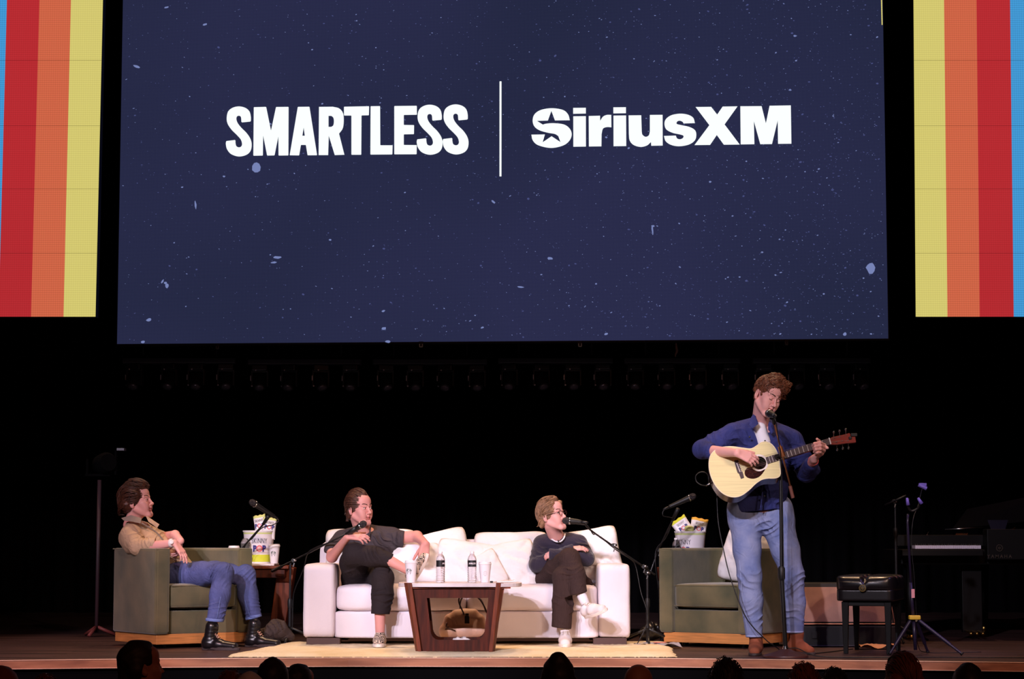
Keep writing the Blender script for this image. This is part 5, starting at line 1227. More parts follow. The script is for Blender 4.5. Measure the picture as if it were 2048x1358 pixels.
def shoe(parent,heel,toe,up,style,name='shoe',w=.048,seed=0):
    """heel and toe on the ground line; local x runs heel to toe"""
    a=V(heel); b=V(toe); X=(b-a).normalized(); Z=V(up); Z=(Z-X*Z.dot(X)).normalized(); Y=Z.cross(X); L=(b-a).length
    M=Matrix(((X.x,Y.x,Z.x,a.x),(X.y,Y.y,Z.y,a.y),(X.z,Y.z,Z.z,a.z),(0,0,0,1)))
    mats_=dict(slip=('checker_canvas','sole_white'),sneaker=('white_sneaker','sole_white'),boot=('black_leather','sole_dark'),suede=('brown_suede','sole_dark'))[style]
    f=Field(.0032)
    f.cap((.034,0,.045),(.05,0,.048),.034,.034,k=.02); f.cap((.05,0,.05),(.13,0,.045),.036,.034,k=.03); f.cap((.13,0,.040),(L-.045,0,.028),.036,.028,k=.03,lat=(0,1,0),sc=1.3)
    if style=='slip' or style=='sneaker': f.cap((.05,0,.06),(.06,0,.078),.034,.034,k=.02); f.ell((.052,0,.105),(.034,.026,.03),k=.008,sub=True)
    if style=='boot':
        f.cap((.06,0,.05),(.078,0,.165),.046,.047,k=.03); f.crease((.075,0,.10),.09,(.4,0,1),.026,.003,seed)
    if style=='suede': f.cap((.065,0,.05),(.082,0,.14),.044,.047,k=.03); f.crease((.10,0,.07),.05,(1,0,-.3),.025,.0018,seed)
    f.cut((0,0,.010),(0,0,-1),9)
    r=vfobj(name,xf(f.build(),M),M_[mats_[0]],parent)
    out=[]
    for k in range(36):
        t=2*PI*k/36; c=math.cos(t); s=math.sin(t); u=(c+1)/2
        x=L/2+ (L/2)*c; ww=w*(.78+.26*math.sin(PI*min(1,max(0,(u-.25)/.9)))) ; out.append(V(x,ww*.92*math.copysign(abs(s)**.75,s),0))
    bm=nb(); th=.016 if style in('suede',) else .022; prism(bm,out,(0,0,th))
    if style in('boot','suede'): 
        for v in bm.verts:
            if .075<v.co.x<.115 and v.co.z<.001: v.co.z+=.009
    bm.transform(M); so=obj('sole',bm,M_[mats_[1]],r,world=True,bevel=.003)
    if style in('boot','sneaker'):
        bm=nb(); n=6 if style=='boot' else 5
        for k in range(n):
            u=k/(n-1); x0=.155-.075*u; z0=.070+(.080 if style=='boot' else .030)*u; q=.020
            if style=='boot': x0=.145-.055*u; z0=.074+.07*u
            for sgn in (-1,1): tube(bm,[V(x0,-sgn*q,z0-.004),V(x0+.006,0,z0+.008),V(x0-.010,sgn*q,z0+.004)],.0022,5)
        bm.transform(M); obj('laces',bm,M_['tan_leather' if style=='boot' else 'sole_white'],r,world=True,smooth=True)
    return r
def ck():
    m=mat('checker_canvas',(216,188,170),.8); nt=m.node_tree; b=nt.nodes['Principled BSDF']; tc=nd(nt,'ShaderNodeTexCoord'); c=nd(nt,'ShaderNodeTexChecker'); c.inputs['Scale'].default_value=100
    c.inputs['Color1'].default_value=lin((222,196,176)); c.inputs['Color2'].default_value=lin((40,30,34)); nt.links.new(tc.outputs['Object'],c.inputs['Vector']); nt.links.new(c.outputs[0],b.inputs['Base Color']); return m
M_['checker_canvas']=ck()
def ringpts(c,R,r1,r2,a0,a1,n,dz=0): # arc around a neck in the plane of frame R
    return [V(c)+R@V(r1*math.sin(a0+(a1-a0)*k/n),-r2*math.cos(a0+(a1-a0)*k/n),dz*abs(2*k/n-1)) for k in range(n+1)]
flow_back=lambda q:V(0,1,-.25-2*max(0,q.y))
# ---------------------------------------------------------------- 1 seated man, left armchair
pr=thing('person','man in tan shirt and blue jeans lounging in the left green armchair, seen in profile','person',loc=tuple(P(352,1150,16.1)))
hv,HM,reg=head(P(276,1006,16.1),(.955,-.26,.16),(-.12,0,1),1.03,P(262,1050,16.15),dict(smile=1,jaw=1.0))
f=Field(.0032)   # forearms and hands
limb(f,P(292,1094,15.86),P(348,1086,15.73),.040,.027)
hand(f,P(350,1086,15.73),(.62,-.12,-.80),(.72,-.45,.5),1,curl=(.30,.22,.25,.32),spread=.05,s=1.02,thumb=(.8,.35,-.55))
limb(f,P(318,1076,16.34),P(350,1070,16.02),.040,.034); limb(f,P(350,1070,16.02),P(361,1082,15.9),.034,.028)
hand(f,P(360,1080,15.92),(.0,-.25,-.9),(.9,-.3,.1),-1,curl=.7,s=.95)
tor=Field(.008); tor.chain([P(352,1148,16.1),P(322,1112,16.13),P(285,1076,16.15)],[.10,.10,.10],lat=(-.3,1,0),sc=1.4); tor.cap(P(285,1076,16.15),P(266,1052,16.15),.05,.04,k=.02)
for a,b,c in (((365,1152,16.03),(444,1150,15.72),(429,1240,15.52)),((368,1147,16.27),(488,1152,16.05),(506,1236,15.99))): tor.chain([P(*a),P(*b),P(*c)],[.07,.05,.035],k=.03)
for a,b in ((P(266,1070,15.98),P(290,1094,15.87)),(P(288,1066,16.32),P(318,1076,16.34))): tor.cap(a,b,.035,.032)
body_v=joinvf([xf(hv,HM),f.build(),tor.build()]); nface=len(hv[1])
def reg_all(ct,reg=reg,n=nface,HM=HM,hv=hv):
    mi=np.zeros(len(ct),int); mi[:n]=reg(hv[0][hv[1]].mean(1)); return mi
body=vfobj('body',body_v,[M_[x] for x in SKM],pr,region=reg_all)
st=dict(add=[((-.02,-.055,.118),(.03,-.062,.112),.034,.03),((0,0,.120),(0,.07,.104),.042,.045),((0,.09,.06),(0,.10,-.02),.05,.042),((-.05,.06,.0),(.05,.06,.0),.055,.055),((-.06,-.025,.07),(-.066,.0,.03),.028,.022),((.06,-.025,.07),(.066,.0,.03),.028,.022),((-.072,-.035,.06),(-.07,-.028,.005),.012,.008)],line=.085,nape=-.13,len=.085,flow=lambda q:V(-.1,1.0,.1-.9*max(0,q.y*8)),curl=.22,cf=.8,n=1100,rad=.0028,lift=.004,noise=.0022,ns=70,tip=.003)
hair(pr,HM,st,'hair_dark',seed=4)
f=Field(.0042)
lt=(-.28,1,0)
f.chain([P(356,1140,16.1),P(334,1118,16.12),P(300,1090,16.14),P(280,1072,16.15)],[.118,.125,.122,.112],k=.05,lat=lt,sc=1.42)
f.cap(P(262,1066,16.0),P(286,1060,16.30),.064,.064,k=.05)
f.cap(P(262,1068,15.98),P(276,1094,15.90),.069,.066,k=.03); f.cap(P(276,1094,15.90),P(309,1088,15.83),.062,.047,k=.02)
f.cap(P(256,1078,16.07),P(264,1094,16.0),.066,.058,k=.08)
f.cap(P(288,1064,16.3),P(322,1074,16.34),.06,.05,k=.03)
f.chain([P(258,1048,16.04),P(254,1048,16.16),P(260,1046,16.27)],[.014,.017,.014],k=.03)
f.cap(P(288,1040,16.06),P(300,1062,15.98),.030,.012,k=.01,sub=True)
f.crease(P(300,1086,15.85),.12,(1,0,.3),.035,.006,1); f.crease(P(268,1080,15.92),.11,(.6,0,-.8),.045,.005,2); f.crease(P(345,1128,16.0),.13,(.3,0,1),.04,.006,3); f.crease(P(300,1068,16.05),.14,(.8,0,-.5),.05,.005,5)
f.cut(P(311,1088,15.83),(1,0,0),.065)
sh_=vfobj('shirt',f.build(),M_['tan_shirt'],pr)
def flap(parent,pts,th,m,name='collar'):
    bm=nb(); a=[V(p) for p in pts]; n=(a[1]-a[0]).cross(a[2]-a[0]).normalized()*th; prism(bm,a,n); return obj(name,bm,M_[m],parent,world=True,bevel=.002)
flap(sh_,[P(242,1036,16.0),P(262,1030,15.98),P(283,1036,15.95),P(281,1047,15.92),P(264,1043,15.93),P(247,1041,15.97)],.006,'tan_dark')
flap(sh_,[P(292,1033,16.0),P(300,1038,15.98),P(318,1050,15.97),P(314,1056,15.96),P(304,1048,15.96),P(297,1044,15.97)],.006,'tan_shirt')
bm=nb(); tube(bm,[P(283,1046,15.93),P(300,1056,15.95),P(316,1068,15.97),P(330,1086,15.99),P(345,1108,16.0),P(356,1128,16.0)],.0055,6,smooth_path=4); obj('placket',bm,M_['tan_dark'],sh_,world=True,smooth=True)
bm=nb(); lathe(bm,[(.031,-.011),(.033,-.008),(.033,.008),(.031,.011)],c=P(343,1086,15.735),n=24,axis=P(352,1086,15.73)-P(338,1087,15.75)); lathe(bm,[(.016,0),(.017,.006),(.014,.008)],c=P(343,1084,15.70),n=20,axis=(.1,-1,.3)); obj('wristwatch',bm,M_['pearl'],pr,world=True,smooth=True,angle=40)
f=Field(.0045)
f.cap(P(352,1150,16.0),P(354,1148,16.22),.115,.115,k=.04)
f.chain([P(362,1152,16.0),P(405,1148,15.84),P(446,1146,15.68)],[.098,.090,.075],k=.03); f.chain([P(446,1146,15.68),P(440,1190,15.6),P(431,1238,15.52)],[.076,.072,.062],k=.03)
f.chain([P(366,1147,16.25),P(430,1146,16.14),P(490,1150,16.03)],[.095,.085,.075],k=.03); f.chain([P(490,1150,16.03),P(496,1190,16.0),P(507,1232,15.97)],[.076,.072,.060],k=.03)
f.cut(P(428,1243,15.5),(-.08,0,-1),.12); f.cut(P(507,1237,15.97),(.25,0,-1),.12)
f.crease(P(440,1155,15.62),.13,(.8,0,-.6),.03,.006,1); f.crease(P(492,1158,15.97),.12,(.8,0,-.6),.03,.006,4); f.crease(P(430,1225,15.5),.12,(0,0,1),.028,.005,2); f.crease(P(505,1220,15.95),.12,(.2,0,1),.028,.005,3); f.crease(P(370,1145,15.95),.14,(1,0,.2),.04,.006,6)
je=vfobj('jeans',f.build(),M_['denim'],pr)
hemm=mat('denim_hem',(104,122,180),.85)
for c,ax_,r_ in ((P(429,1240,15.5),(.08,0,1),.062),(P(507,1234,15.97),(-.25,0,1),.060)):
    bm=nb(); lathe(bm,[(r_*.99,-.010),(r_*1.03,-.009),(r_*1.03,.009),(r_*.99,.010)],c=c,n=32,axis=ax_); obj('cuff',bm,hemm,je,world=True,smooth=True)
bm=nb(); tube(bm,[P(448,1152,15.60),P(442,1190,15.525),P(434,1236,15.455)],.0022,5,smooth_path=4); tube(bm,[P(480,1162,15.965),P(488,1195,15.93),P(499,1230,15.91)],.0022,5,smooth_path=4); obj('side_seam',bm,hemm,je,world=True,smooth=True)
for nm,h_,t_ in (('n',P(404,1296.5,15.5),P(480,1297.5,15.40)),('f',P(490,1291,15.95),P(565,1292,15.84))):
    h_.z=.0;t_.z=.0
    b=shoe(pr,h_,t_,(0,0,1),'boot',name='boot',seed=3)
# ---------------------------------------------------------------- 2 seated man, left of the sofa
pr=thing('person','man in charcoal tee with legs crossed sitting at the left end of the white sofa','person',loc=tuple(P(735,1152,15.95)))
hv,HM,reg=head(P(719,1020,15.88),(.74,-.66,.02),(-.04,.02,1),1.0,P(727,1066,15.96),dict(smile=.3,gaze=1),nr=(.056,.062))
f=Field(.0032)
limb(f,P(665,1098,15.84),P(664,1114,15.76),.044,.040); limb(f,P(664,1114,15.76),P(694,1076,15.50),.040,.026)
hand(f,P(696,1073,15.49),(.95,-.22,-.02),(.02,-.60,.80),1,curl=(.34,.38,.42,.5),spread=.10,thumb=(.75,.6,-.1),s=1.0)
limb(f,P(800,1075,15.97),P(834,1073,15.92),.045,.042); limb(f,P(834,1073,15.92),P(851,1088,15.74),.040,.028)
hand(f,P(851,1088,15.74),(-.12,-.25,-.95),(.2,-.95,.15),-1,curl=(.75,.8,.85,.9),spread=.02,s=1.08,thumb=(.8,.45,-.3))
f.cap(P(775,1119,15.41),P(814,1140,15.38),.040,.031,k=.01); f.cap(P(760,1218,15.43),P(760,1268,15.42),.041,.033,k=.01)
tor=Field(.008); tor.chain([P(736,1150,16.0),P(735,1080,16.0)],[.10,.10],lat=(1,.1,0),sc=1.35,k=.04); tor.cap(P(684,1076,15.97),P(786,1071,16.03),.045,k=.03); tor.cap(P(684,1076,15.97),P(664,1100,15.83),.042); tor.cap(P(786,1071,16.03),P(804,1075,15.96),.042); tor.cap(P(728,1070,15.97),P(733,1090,15.98),.055,k=.03)
for L_ in (((712,1152,15.9),(706,1100,15.52),(778,1120,15.42)),((758,1152,15.9),(765,1156,15.45),(760,1225,15.43))): tor.chain([P(q[0],q[1],q[2]+.06) for q in L_],[.06,.035,.03],k=.02)
bv=joinvf([xf(hv,HM),f.build(),tor.build()]); nface=len(hv[1])
vfobj('body',bv,[M_['skin_tan']]+[M_[x] for x in SKM[1:]],pr,region=lambda ct,reg=reg,n=nface,hv=hv:np.concatenate([reg(hv[0][hv[1]].mean(1)),np.zeros(len(ct)-n,int)]))
st=dict(add=[((0,-.035,.108),(0,.03,.118),.032,.034),((0,.08,.07),(0,.098,-.04),.042,.034),((-.06,.04,0),(-.055,.055,-.045),.026,.022),((.06,.04,0),(.055,.055,-.045),.026,.022)],line=.098,nape=-.145,len=.10,flow=lambda q:V(-.05,1,.15-1.2*max(0,q.y*8)),curl=.05,n=1000,rad=.0024,lift=.002,noise=.0012,ns=60)
hair(pr,HM,st,'hair_dark',seed=7)
f=Field(.0042)
f.chain([P(740,1158,15.98),P(736,1120,15.98),P(735,1088,15.99)],[.108,.112,.112],k=.05,lat=(1,.1,0),sc=1.42)
f.cap(P(686,1078,15.96),P(786,1072,16.03),.060,.058,k=.05); f.cap(P(700,1070,16.0),P(728,1058,16.02),.05,.04,k=.04); f.cap(P(775,1068,16.03),P(738,1060,16.03),.05,.04,k=.04)
f.cap(P(684,1078,15.96),P(665,1100,15.84),.066,.064,k=.03); f.cap(P(788,1074,16.02),P(805,1078,15.95),.062,.062,k=.03); f.cap(P(776,1085,16.0),P(790,1105,15.98),.06,.03,k=.05)
f.cap(P(728,1050,15.86),P(737,1082,15.83),.034,.006,k=.008,sub=True)
f.cut(P(662,1105,15.82),(-.15,-.25,-1),.075); f.cut(P(808,1077,15.95),(1,0,-.1),.085)
f.crease(P(770,1085,15.9),.16,(.5,0,1),.045,.007,1); f.crease(P(700,1090,15.9),.13,(.7,0,.6),.04,.006,2); f.crease(P(745,1120,15.88),.15,(.2,0,1),.05,.007,3); f.crease(P(795,1075,15.9),.09,(1,0,.2),.03,.004,4)
ts=vfobj('tee_shirt',f.build(),M_['black_tee'],pr)
bm=nb(); tube(bm,[P(709,1054,15.90),P(716,1066,15.87),P(726,1076,15.865),P(735,1082,15.865),P(738,1076,15.87),P(740,1062,15.88),P(741,1052,15.92)],.005,6,smooth_path=4); obj('neckband',bm,M_['black_tee'],ts,world=True,smooth=True)
f=Field(.0045)
f.cap(P(712,1158,15.92),P(758,1158,15.92),.108,.108,k=.04)
f.chain([P(712,1152,15.9),P(707,1126,15.7),P(708,1108,15.54)],[.105,.098,.078],k=.03); f.chain([P(708,1108,15.54),P(745,1113,15.45),P(779,1120,15.42)],[.078,.072,.052],k=.03)
f.chain([P(758,1156,15.9),P(765,1156,15.5)],[.10,.080],k=.03); f.chain([P(765,1156,15.48),P(765,1190,15.46),P(761,1225,15.43)],[.080,.076,.068],k=.03)
f.cut(P(783,1122,15.42),(.9,0,-.25),.085); f.cut(P(761,1228,15.43),(-.04,0,-1),.11)
f.crease(P(755,1112,15.38),.12,(.7,0,.5),.03,.005,1); f.crease(P(762,1200,15.38),.16,(.1,0,1),.035,.005,2); f.crease(P(705,1130,15.6),.13,(.3,0,1),.05,.005,3)
vfobj('trousers',f.build(),M_['black_trouser'],pr)
shoe(pr,P(832,1160,15.44),P(858,1110,15.20),(-.80,-.35,.35),'slip',seed=1)
h_=P(761,1283,15.46); t_=P(757,1290,15.20); h_.z=t_.z=RZ+.002
shoe(pr,h_,t_,(0,0,1),'slip',seed=2,w=.052)
# ---------------------------------------------------------------- 3 seated man in glasses
pr=thing('person','man in glasses and dark sweatshirt with folded arms at the right end of the sofa','person',loc=tuple(P(1120,1152,15.95)))
hv,HM,reg=head(P(1104,1033,15.83),(.80,-.56,.19),(-.16,.05,1),.97,P(1113,1076,15.95),dict(smile=0,gaze=1,jaw=.95))
f=Field(.0032)
hand(f,P(1142,1098,15.715),(.97,.16,.10),(-.1,-.45,.9),1,curl=(.3,.3,.3,.34),spread=.0,s=.82,thumb=(.9,.3,-.2))
hand(f,P(1112,1108,15.67),(-.9,.40,-.15),(-.3,-.8,.6),-1,curl=(.5,.5,.5,.5),spread=.0,s=.75,thumb=(.9,.3,-.2))
tor=Field(.008); tor.chain([P(1120,1150,16.0),P(1118,1090,16.0)],[.09,.09],lat=(1,.05,0),sc=1.3,k=.04); tor.cap(P(1084,1085,15.97),P(1156,1084,15.97),.04,k=.03); tor.cap(P(1084,1085,15.95),P(1074,1130,15.85),.038); tor.cap(P(1156,1084,15.95),P(1172,1118,15.85),.038)
tor.cap(P(1074,1130,15.82),P(1142,1099,15.70),.036,.028); tor.cap(P(1172,1118,15.80),P(1106,1108,15.66),.036,.028); tor.cap(P(1113,1078,15.95),P(1116,1095,15.97),.05,k=.03)
for L_ in (((1094,1152,15.9),(1138,1118,15.52),(1162,1190,15.39)),((1148,1154,15.9),(1126,1154,15.47),(1128,1262,15.45))): tor.chain([P(q[0],q[1],q[2]+.06) for q in L_],[.05,.03,.026],k=.02)
bv=joinvf([xf(hv,HM),f.build(),tor.build()]); nface=len(hv[1])
vfobj('body',bv,[M_[x] for x in SKM],pr,region=lambda ct,reg=reg,n=nface,hv=hv:np.concatenate([reg(hv[0][hv[1]].mean(1)),np.zeros(len(ct)-n,int)]))
st=dict(add=[((0,-.045,.125),(0,.02,.128),.028,.03),((0,.08,.06),(0,.092,-.03),.036,.034),((-.055,.05,0),(-.045,.07,-.055),.032,.026),((.055,.05,0),(.045,.07,-.055),.032,.026),((-.05,-.055,.095),(-.066,-.03,.06),.020,.018),((.05,-.055,.095),(.066,-.03,.06),.020,.018)],line=.092,nape=-.12,len=.06,flow=lambda q:V(-.75 if q.x<.02 else .6,.55,-.35-1.2*max(0,q.y*6)),curl=.06,n=1000,rad=.0024,lift=.002,noise=.0014,ns=60)
hair(pr,HM,st,'hair_sand',seed=9)
gl=nb(); L3=[]
for q in (-1,1):
    pts=[HM@V(q*.031+.022*math.cos(a),-.101-.002*abs(math.cos(a)),.010+.0185*math.sin(a)) for a in [2*PI*k/28 for k in range(29)]]
    tube(gl,pts,.0019,6); tube(gl,[HM@V(q*.052,-.101,.016),HM@V(q*.070,-.090,.017),HM@V(q*.080,-.03,.012),HM@V(q*.083,.015,.004)],.0021,6)
tube(gl,[HM@V(-.010,-.103,.014),HM@V(0,-.106,.017),HM@V(.010,-.103,.014)],.002,6)
obj('glasses',gl,mat('tortoise_frames',(52,22,22),.3),pr,world=True,smooth=True)
f=Field(.0042)
f.chain([P(1120,1152,15.98),P(1119,1120,15.98),P(1118,1094,15.99)],[.10,.102,.10],k=.05,lat=(1,.05,0),sc=1.42)
f.cap(P(1084,1087,15.96),P(1157,1085,15.97),.056,.056,k=.05); f.cap(P(1095,1082,15.98),P(1112,1078,16.0),.045,.04,k=.04); f.cap(P(1142,1080,15.99),P(1124,1078,16.0),.045,.04,k=.04)
f.cap(P(1083,1088,15.95),P(1073,1128,15.85),.060,.060,k=.03); f.cap(P(1159,1088,15.95),P(1174,1116,15.85),.060,.058,k=.03)
f.cap(P(1074,1130,15.82),P(1143,1100,15.71),.058,.042,k=.012); f.cap(P(1174,1118,15.80),P(1101,1109,15.655),.056,.043,k=.010)
f.cap(P(1117,1066,15.84),P(1120,1076,15.82),.03,.02,k=.01,sub=True)
f.cut(P(1098,1109,15.655),(-1,0,0),.055); f.cut(P(1146,1099,15.71),(1,.1,.1),.05)
f.crease(P(1082,1110,15.85),.12,(.3,0,1),.035,.006,1); f.crease(P(1140,1112,15.7),.11,(1,0,.4),.035,.005,2); f.crease(P(1160,1095,15.85),.10,(.6,0,1),.03,.006,3); f.crease(P(1172,1140,15.9),.1,(0,0,1),.035,.006,4); f.crease(P(1115,1095,15.85),.1,(.3,0,1),.04,.004,6)
sw=vfobj('sweatshirt',f.build(),M_['navy_knit'],pr)
bm=nb(); tube(bm,[P(1097,1071,15.93),P(1103,1078,15.89),P(1112,1083,15.86),P(1121,1083,15.86),P(1128,1076,15.88),P(1130,1068,15.92)],.006,6,smooth_path=4); obj('tee_neckline',bm,M_['white_tee'],sw,world=True,smooth=True)
bm=nb(); tube(bm,[P(1116,1080,15.83),P(1117,1084,15.828)],.004,6); obj('lapel_microphone',bm,M_['black_plastic'],sw,world=True,smooth=True)
f=Field(.0045)
f.cap(P(1096,1158,15.92),P(1146,1160,15.92),.10,.10,k=.04); f.cap(P(1150,1162,15.9),P(1172,1168,15.8),.085,.05,k=.04)
f.chain([P(1096,1152,15.9),P(1118,1134,15.7),P(1139,1117,15.52)],[.092,.088,.072],k=.03); f.chain([P(1139,1117,15.52),P(1150,1150,15.46),P(1157,1184,15.40)],[.074,.072,.062],k=.03)
f.chain([P(1146,1158,15.85),P(1127,1154,15.50)],[.085,.076],k=.03); f.chain([P(1127,1154,15.48),P(1126,1205,15.46),P(1123,1252,15.45)],[.076,.074,.072],k=.03)
f.cut(P(1159,1187,15.4),(.25,0,-1),.11); f.cut(P(1123,1256,15.45),(-.12,0,-1),.11)
f.crease(P(1148,1150,15.4),.13,(-.3,0,1),.03,.005,1); f.crease(P(1125,1215,15.4),.16,(.4,0,.5),.05,.005,2); f.crease(P(1110,1140,15.65),.12,(.8,0,.8),.035,.005,3)
vfobj('trousers',f.build(),M_['brown_trouser'],pr)
for a,b in ((P(1160,1184,15.4),P(1173,1212,15.37)),(P(1128,1250,15.45),P(1131,1270,15.44))):
    bm=nb(); tube(bm,[a,b],[.036,.033],16); obj('sock',bm,M_['sock_white'],pr,world=True,smooth=True)
shoe(pr,P(1172,1236,15.42),P(1214,1222,15.20),(-.38,-.25,.9),'sneaker',seed=1,w=.052)
h_=P(1131,1284,15.48); t_=P(1130,1291,15.20); h_.z=t_.z=RZ+.002
shoe(pr,h_,t_,(0,0,1),'sneaker',seed=2,w=.053)
# ---------------------------------------------------------------- 4 standing guitarist
pr=thing('person','standing man in blue shirt and faded jeans singing and playing an acoustic guitar','person',loc=(gx(1548,14.85),14.85,0))
hv,HM,reg=head(P(1534,795,14.70),(.44,-.83,-.36),(.36,-.10,.92),1.04,P(1520,850,14.86),dict(lids=1,smile=0,brow=-.002),nr=(.055,.06))
f=Field(.003)
limb(f,P(1416,902,14.67),P(1474,906,14.36),.043,.028)
hand(f,P(1474,905,14.36),(.86,.06,-.36),(.12,-.92,.4),1,curl=(.28,.34,.38,.42),spread=.05,thumb=(.85,.5,-.25),s=1.06)
limb(f,P(1615,941,14.80),P(1628,918,14.50),.038,.029)
w_=P(1629,916,14.49)
for i,(kx,ky) in enumerate(((1649,890),(1650,896),(1648,902),(1644,908))): f.cap(w_,P(kx,ky,14.40),.016,.0115,k=.014)
for ch in ([(1649,890,14.40),(1640,885,14.33),(1629,887,14.31),(1625,892,14.34)],[(1650,896,14.39),(1641,891,14.32),(1630,893,14.30),(1627,898,14.33)],[(1648,902,14.39),(1641,898,14.32),(1632,899,14.30),(1628,904,14.33)],[(1644,908,14.41),(1640,904,14.34),(1634,905,14.32),(1631,909,14.35)]):
    f.chain([P(*q) for q in ch],[.0105,.0100,.0092,.0082],k=.005)
f.chain([P(1636,908,14.48),P(1640,893,14.50),P(1638,882,14.47),P(1634,878,14.44)],[.015,.012,.0105,.009],k=.006)
f.chain([P(1650,893,14.40),P(1655,896,14.38)],[.011,.009],k=.006)
tor=Field(.008); tor.chain([P(1522,1030,14.93),P(1524,880,14.88)],[.10,.11],lat=(1,.15,0),sc=1.4,k=.04); tor.cap(P(1466,866,14.82),P(1582,876,14.95),.05,k=.03); tor.cap(P(1520,850,14.87),P(1524,885,14.88),.06,k=.03)
tor.chain([P(1466,866,14.80),P(1404,898,14.74),P(1420,903,14.66)],[.045,.042,.044]); tor.chain([P(1584,880,14.95),P(1612,946,14.86)],[.045,.042])
tor.chain([P(1492,1045,14.92),P(1501,1160,14.85),P(1508,1262,14.88)],[.075,.05,.03]); tor.chain([P(1556,1045,14.94),P(1586,1160,14.9),P(1589,1255,14.95)],[.075,.05,.03])
bv=joinvf([xf(hv,HM),f.build(),tor.build()]); nface=len(hv[1])
vfobj('body',bv,[M_[x] for x in SKM],pr,region=lambda ct,reg=reg,n=nface,hv=hv:np.concatenate([reg(hv[0][hv[1]].mean(1)),np.zeros(len(ct)-n,int)]))
st=dict(add=[((-.03,-.05,.112),(.035,-.055,.108),.034,.036),((-.02,.0,.128),(.035,.02,.120),.038,.038),((.045,-.03,.09),(.060,.0,.050),.032,.028),((-.06,.03,.08),(-.062,.05,.02),.026,.024),((.02,-.078,.10),(.05,-.065,.080),.020,.020),((0,.08,.06),(0,.09,-.02),.04,.034),((-.068,-.018,.04),(-.072,-.012,.0),.012,.008)],line=.080,nape=-.13,len=.042,flow=lambda q:V(.7,-.25,.3+.5*math.sin(q.x*60+q.y*40)),curl=1.0,cf=1.5,n=1300,rad=.0032,lift=.005,noise=.004,ns=85,tip=.003,zmin=.03,hug=.7)
hair(pr,HM,st,'hair_curl',seed=12)
f=Field(.0042); lt=(1,.15,0)
f.chain([P(1519,1016,14.91),P(1521,975,14.90),P(1524,925,14.89),P(1525,885,14.89)],[.122,.118,.122,.125],k=.05,lat=lt,sc=1.52)
f.cap(P(1466,868,14.82),P(1583,880,14.95),.064,.066,k=.05); f.cap(P(1480,858,14.86),P(1512,846,14.9),.055,.045,k=.05); f.cap(P(1568,868,14.95),P(1534,850,14.92),.055,.045,k=.05)
f.chain([P(1464,868,14.82),P(1432,886,14.79),P(1404,899,14.74)],[.072,.070,.064],k=.03); f.cap(P(1404,899,14.74),P(1425,903,14.63),.064,.056,k=.02)
f.chain([P(1586,882,14.95),P(1604,920,14.91),P(1613,946,14.84)],[.072,.068,.062],k=.03); f.cap(P(1613,946,14.84),P(1622,928,14.63),.062,.050,k=.02); f.cap(P(1606,950,14.9),P(1632,940,14.75),.04,.03,k=.04)
f.cap(P(1519,838,14.70),P(1527,881,14.70),.030,.008,k=.008,sub=True)
f.cut(P(1523,1021,14.9),(.1,0,-1),.34); f.cut(P(1427,903,14.62),(.75,-.65,0),.075)
f.crease(P(1440,882,14.75),.16,(.8,0,.5),.06,.004,1); f.crease(P(1545,1000,14.8),.16,(.3,0,1),.05,.006,2); f.crease(P(1595,915,14.85),.15,(.3,0,1),.045,.007,3); f.crease(P(1480,880,14.75),.13,(.6,0,1),.05,.006,4); f.crease(P(1618,942,14.75),.1,(.5,0,1),.028,.005,5); f.crease(P(1410,903,14.68),.08,(1,0,-.2),.035,.003,6)
s4=vfobj('overshirt',f.build(),M_['blue_shirt'],pr)
flap(s4,[P(1509,824,14.80),P(1501,836,14.74),P(1498,850,14.70),P(1505,857,14.66),P(1516,848,14.68),P(1511,836,14.74)],.006,'blue_shirt')
flap(s4,[P(1538,842,14.74),P(1546,850,14.72),P(1549,860,14.72),P(1543,868,14.70),P(1536,860,14.70),P(1536,850,14.72)],.006,'blue_shirt')
bm=nb(); tube(bm,[P(1530,884,14.69),P(1531,930,14.70),P(1526,975,14.70),P(1521,1019,14.71)],.005,6,smooth_path=4); obj('placket',bm,M_['blue_shirt'],s4,world=True,smooth=True)
bm=nb()
for q in ((1530,882,14.685),(1529,992,14.70),(1499,874,14.70)): lathe(bm,[(.006,0),(.007,.002),(.005,.003)],c=P(*q),n=12,axis=(0,-1,0))
obj('buttons',bm,M_['black_plastic'],s4,world=True,smooth=True)
f=Field(.004); f.cap(P(1519,856,14.79),P(1527,884,14.79),.045,.05,k=.01); vfobj('white_tee',f.build(),M_['white_tee'],pr)
bm=nb(); tube(bm,ringpts(P(1627,921,14.55),frame_of((-.1,-.3,-1),(0,-1,.2)),.033,.033,0,2*PI,20),.004,6); obj('wristband',bm,M_['coral'],pr,world=True,smooth=True)
f=Field(.0045)
f.cap(P(1488,1036,14.93),P(1556,1038,14.95),.115,.115,k=.04); f.cap(P(1484,1016,14.93),P(1556,1018,14.95),.105,.105,k=.03)
f.chain([P(1492,1050,14.92),P(1494,1100,14.89),P(1499,1150,14.85),P(1503,1200,14.85),P(1508,1270,14.86)],[.112,.094,.082,.077,.058],k=.03)
f.chain([P(1556,1050,14.94),P(1571,1100,14.92),P(1585,1150,14.90),P(1590,1205,14.92),P(1590,1260,14.93)],[.115,.096,.078,.070,.060],k=.03)
f.cut(P(1509,1274,14.86),(.05,0,-1),.1); f.cut(P(1589,1266,14.93),(.05,0,-1),.1)
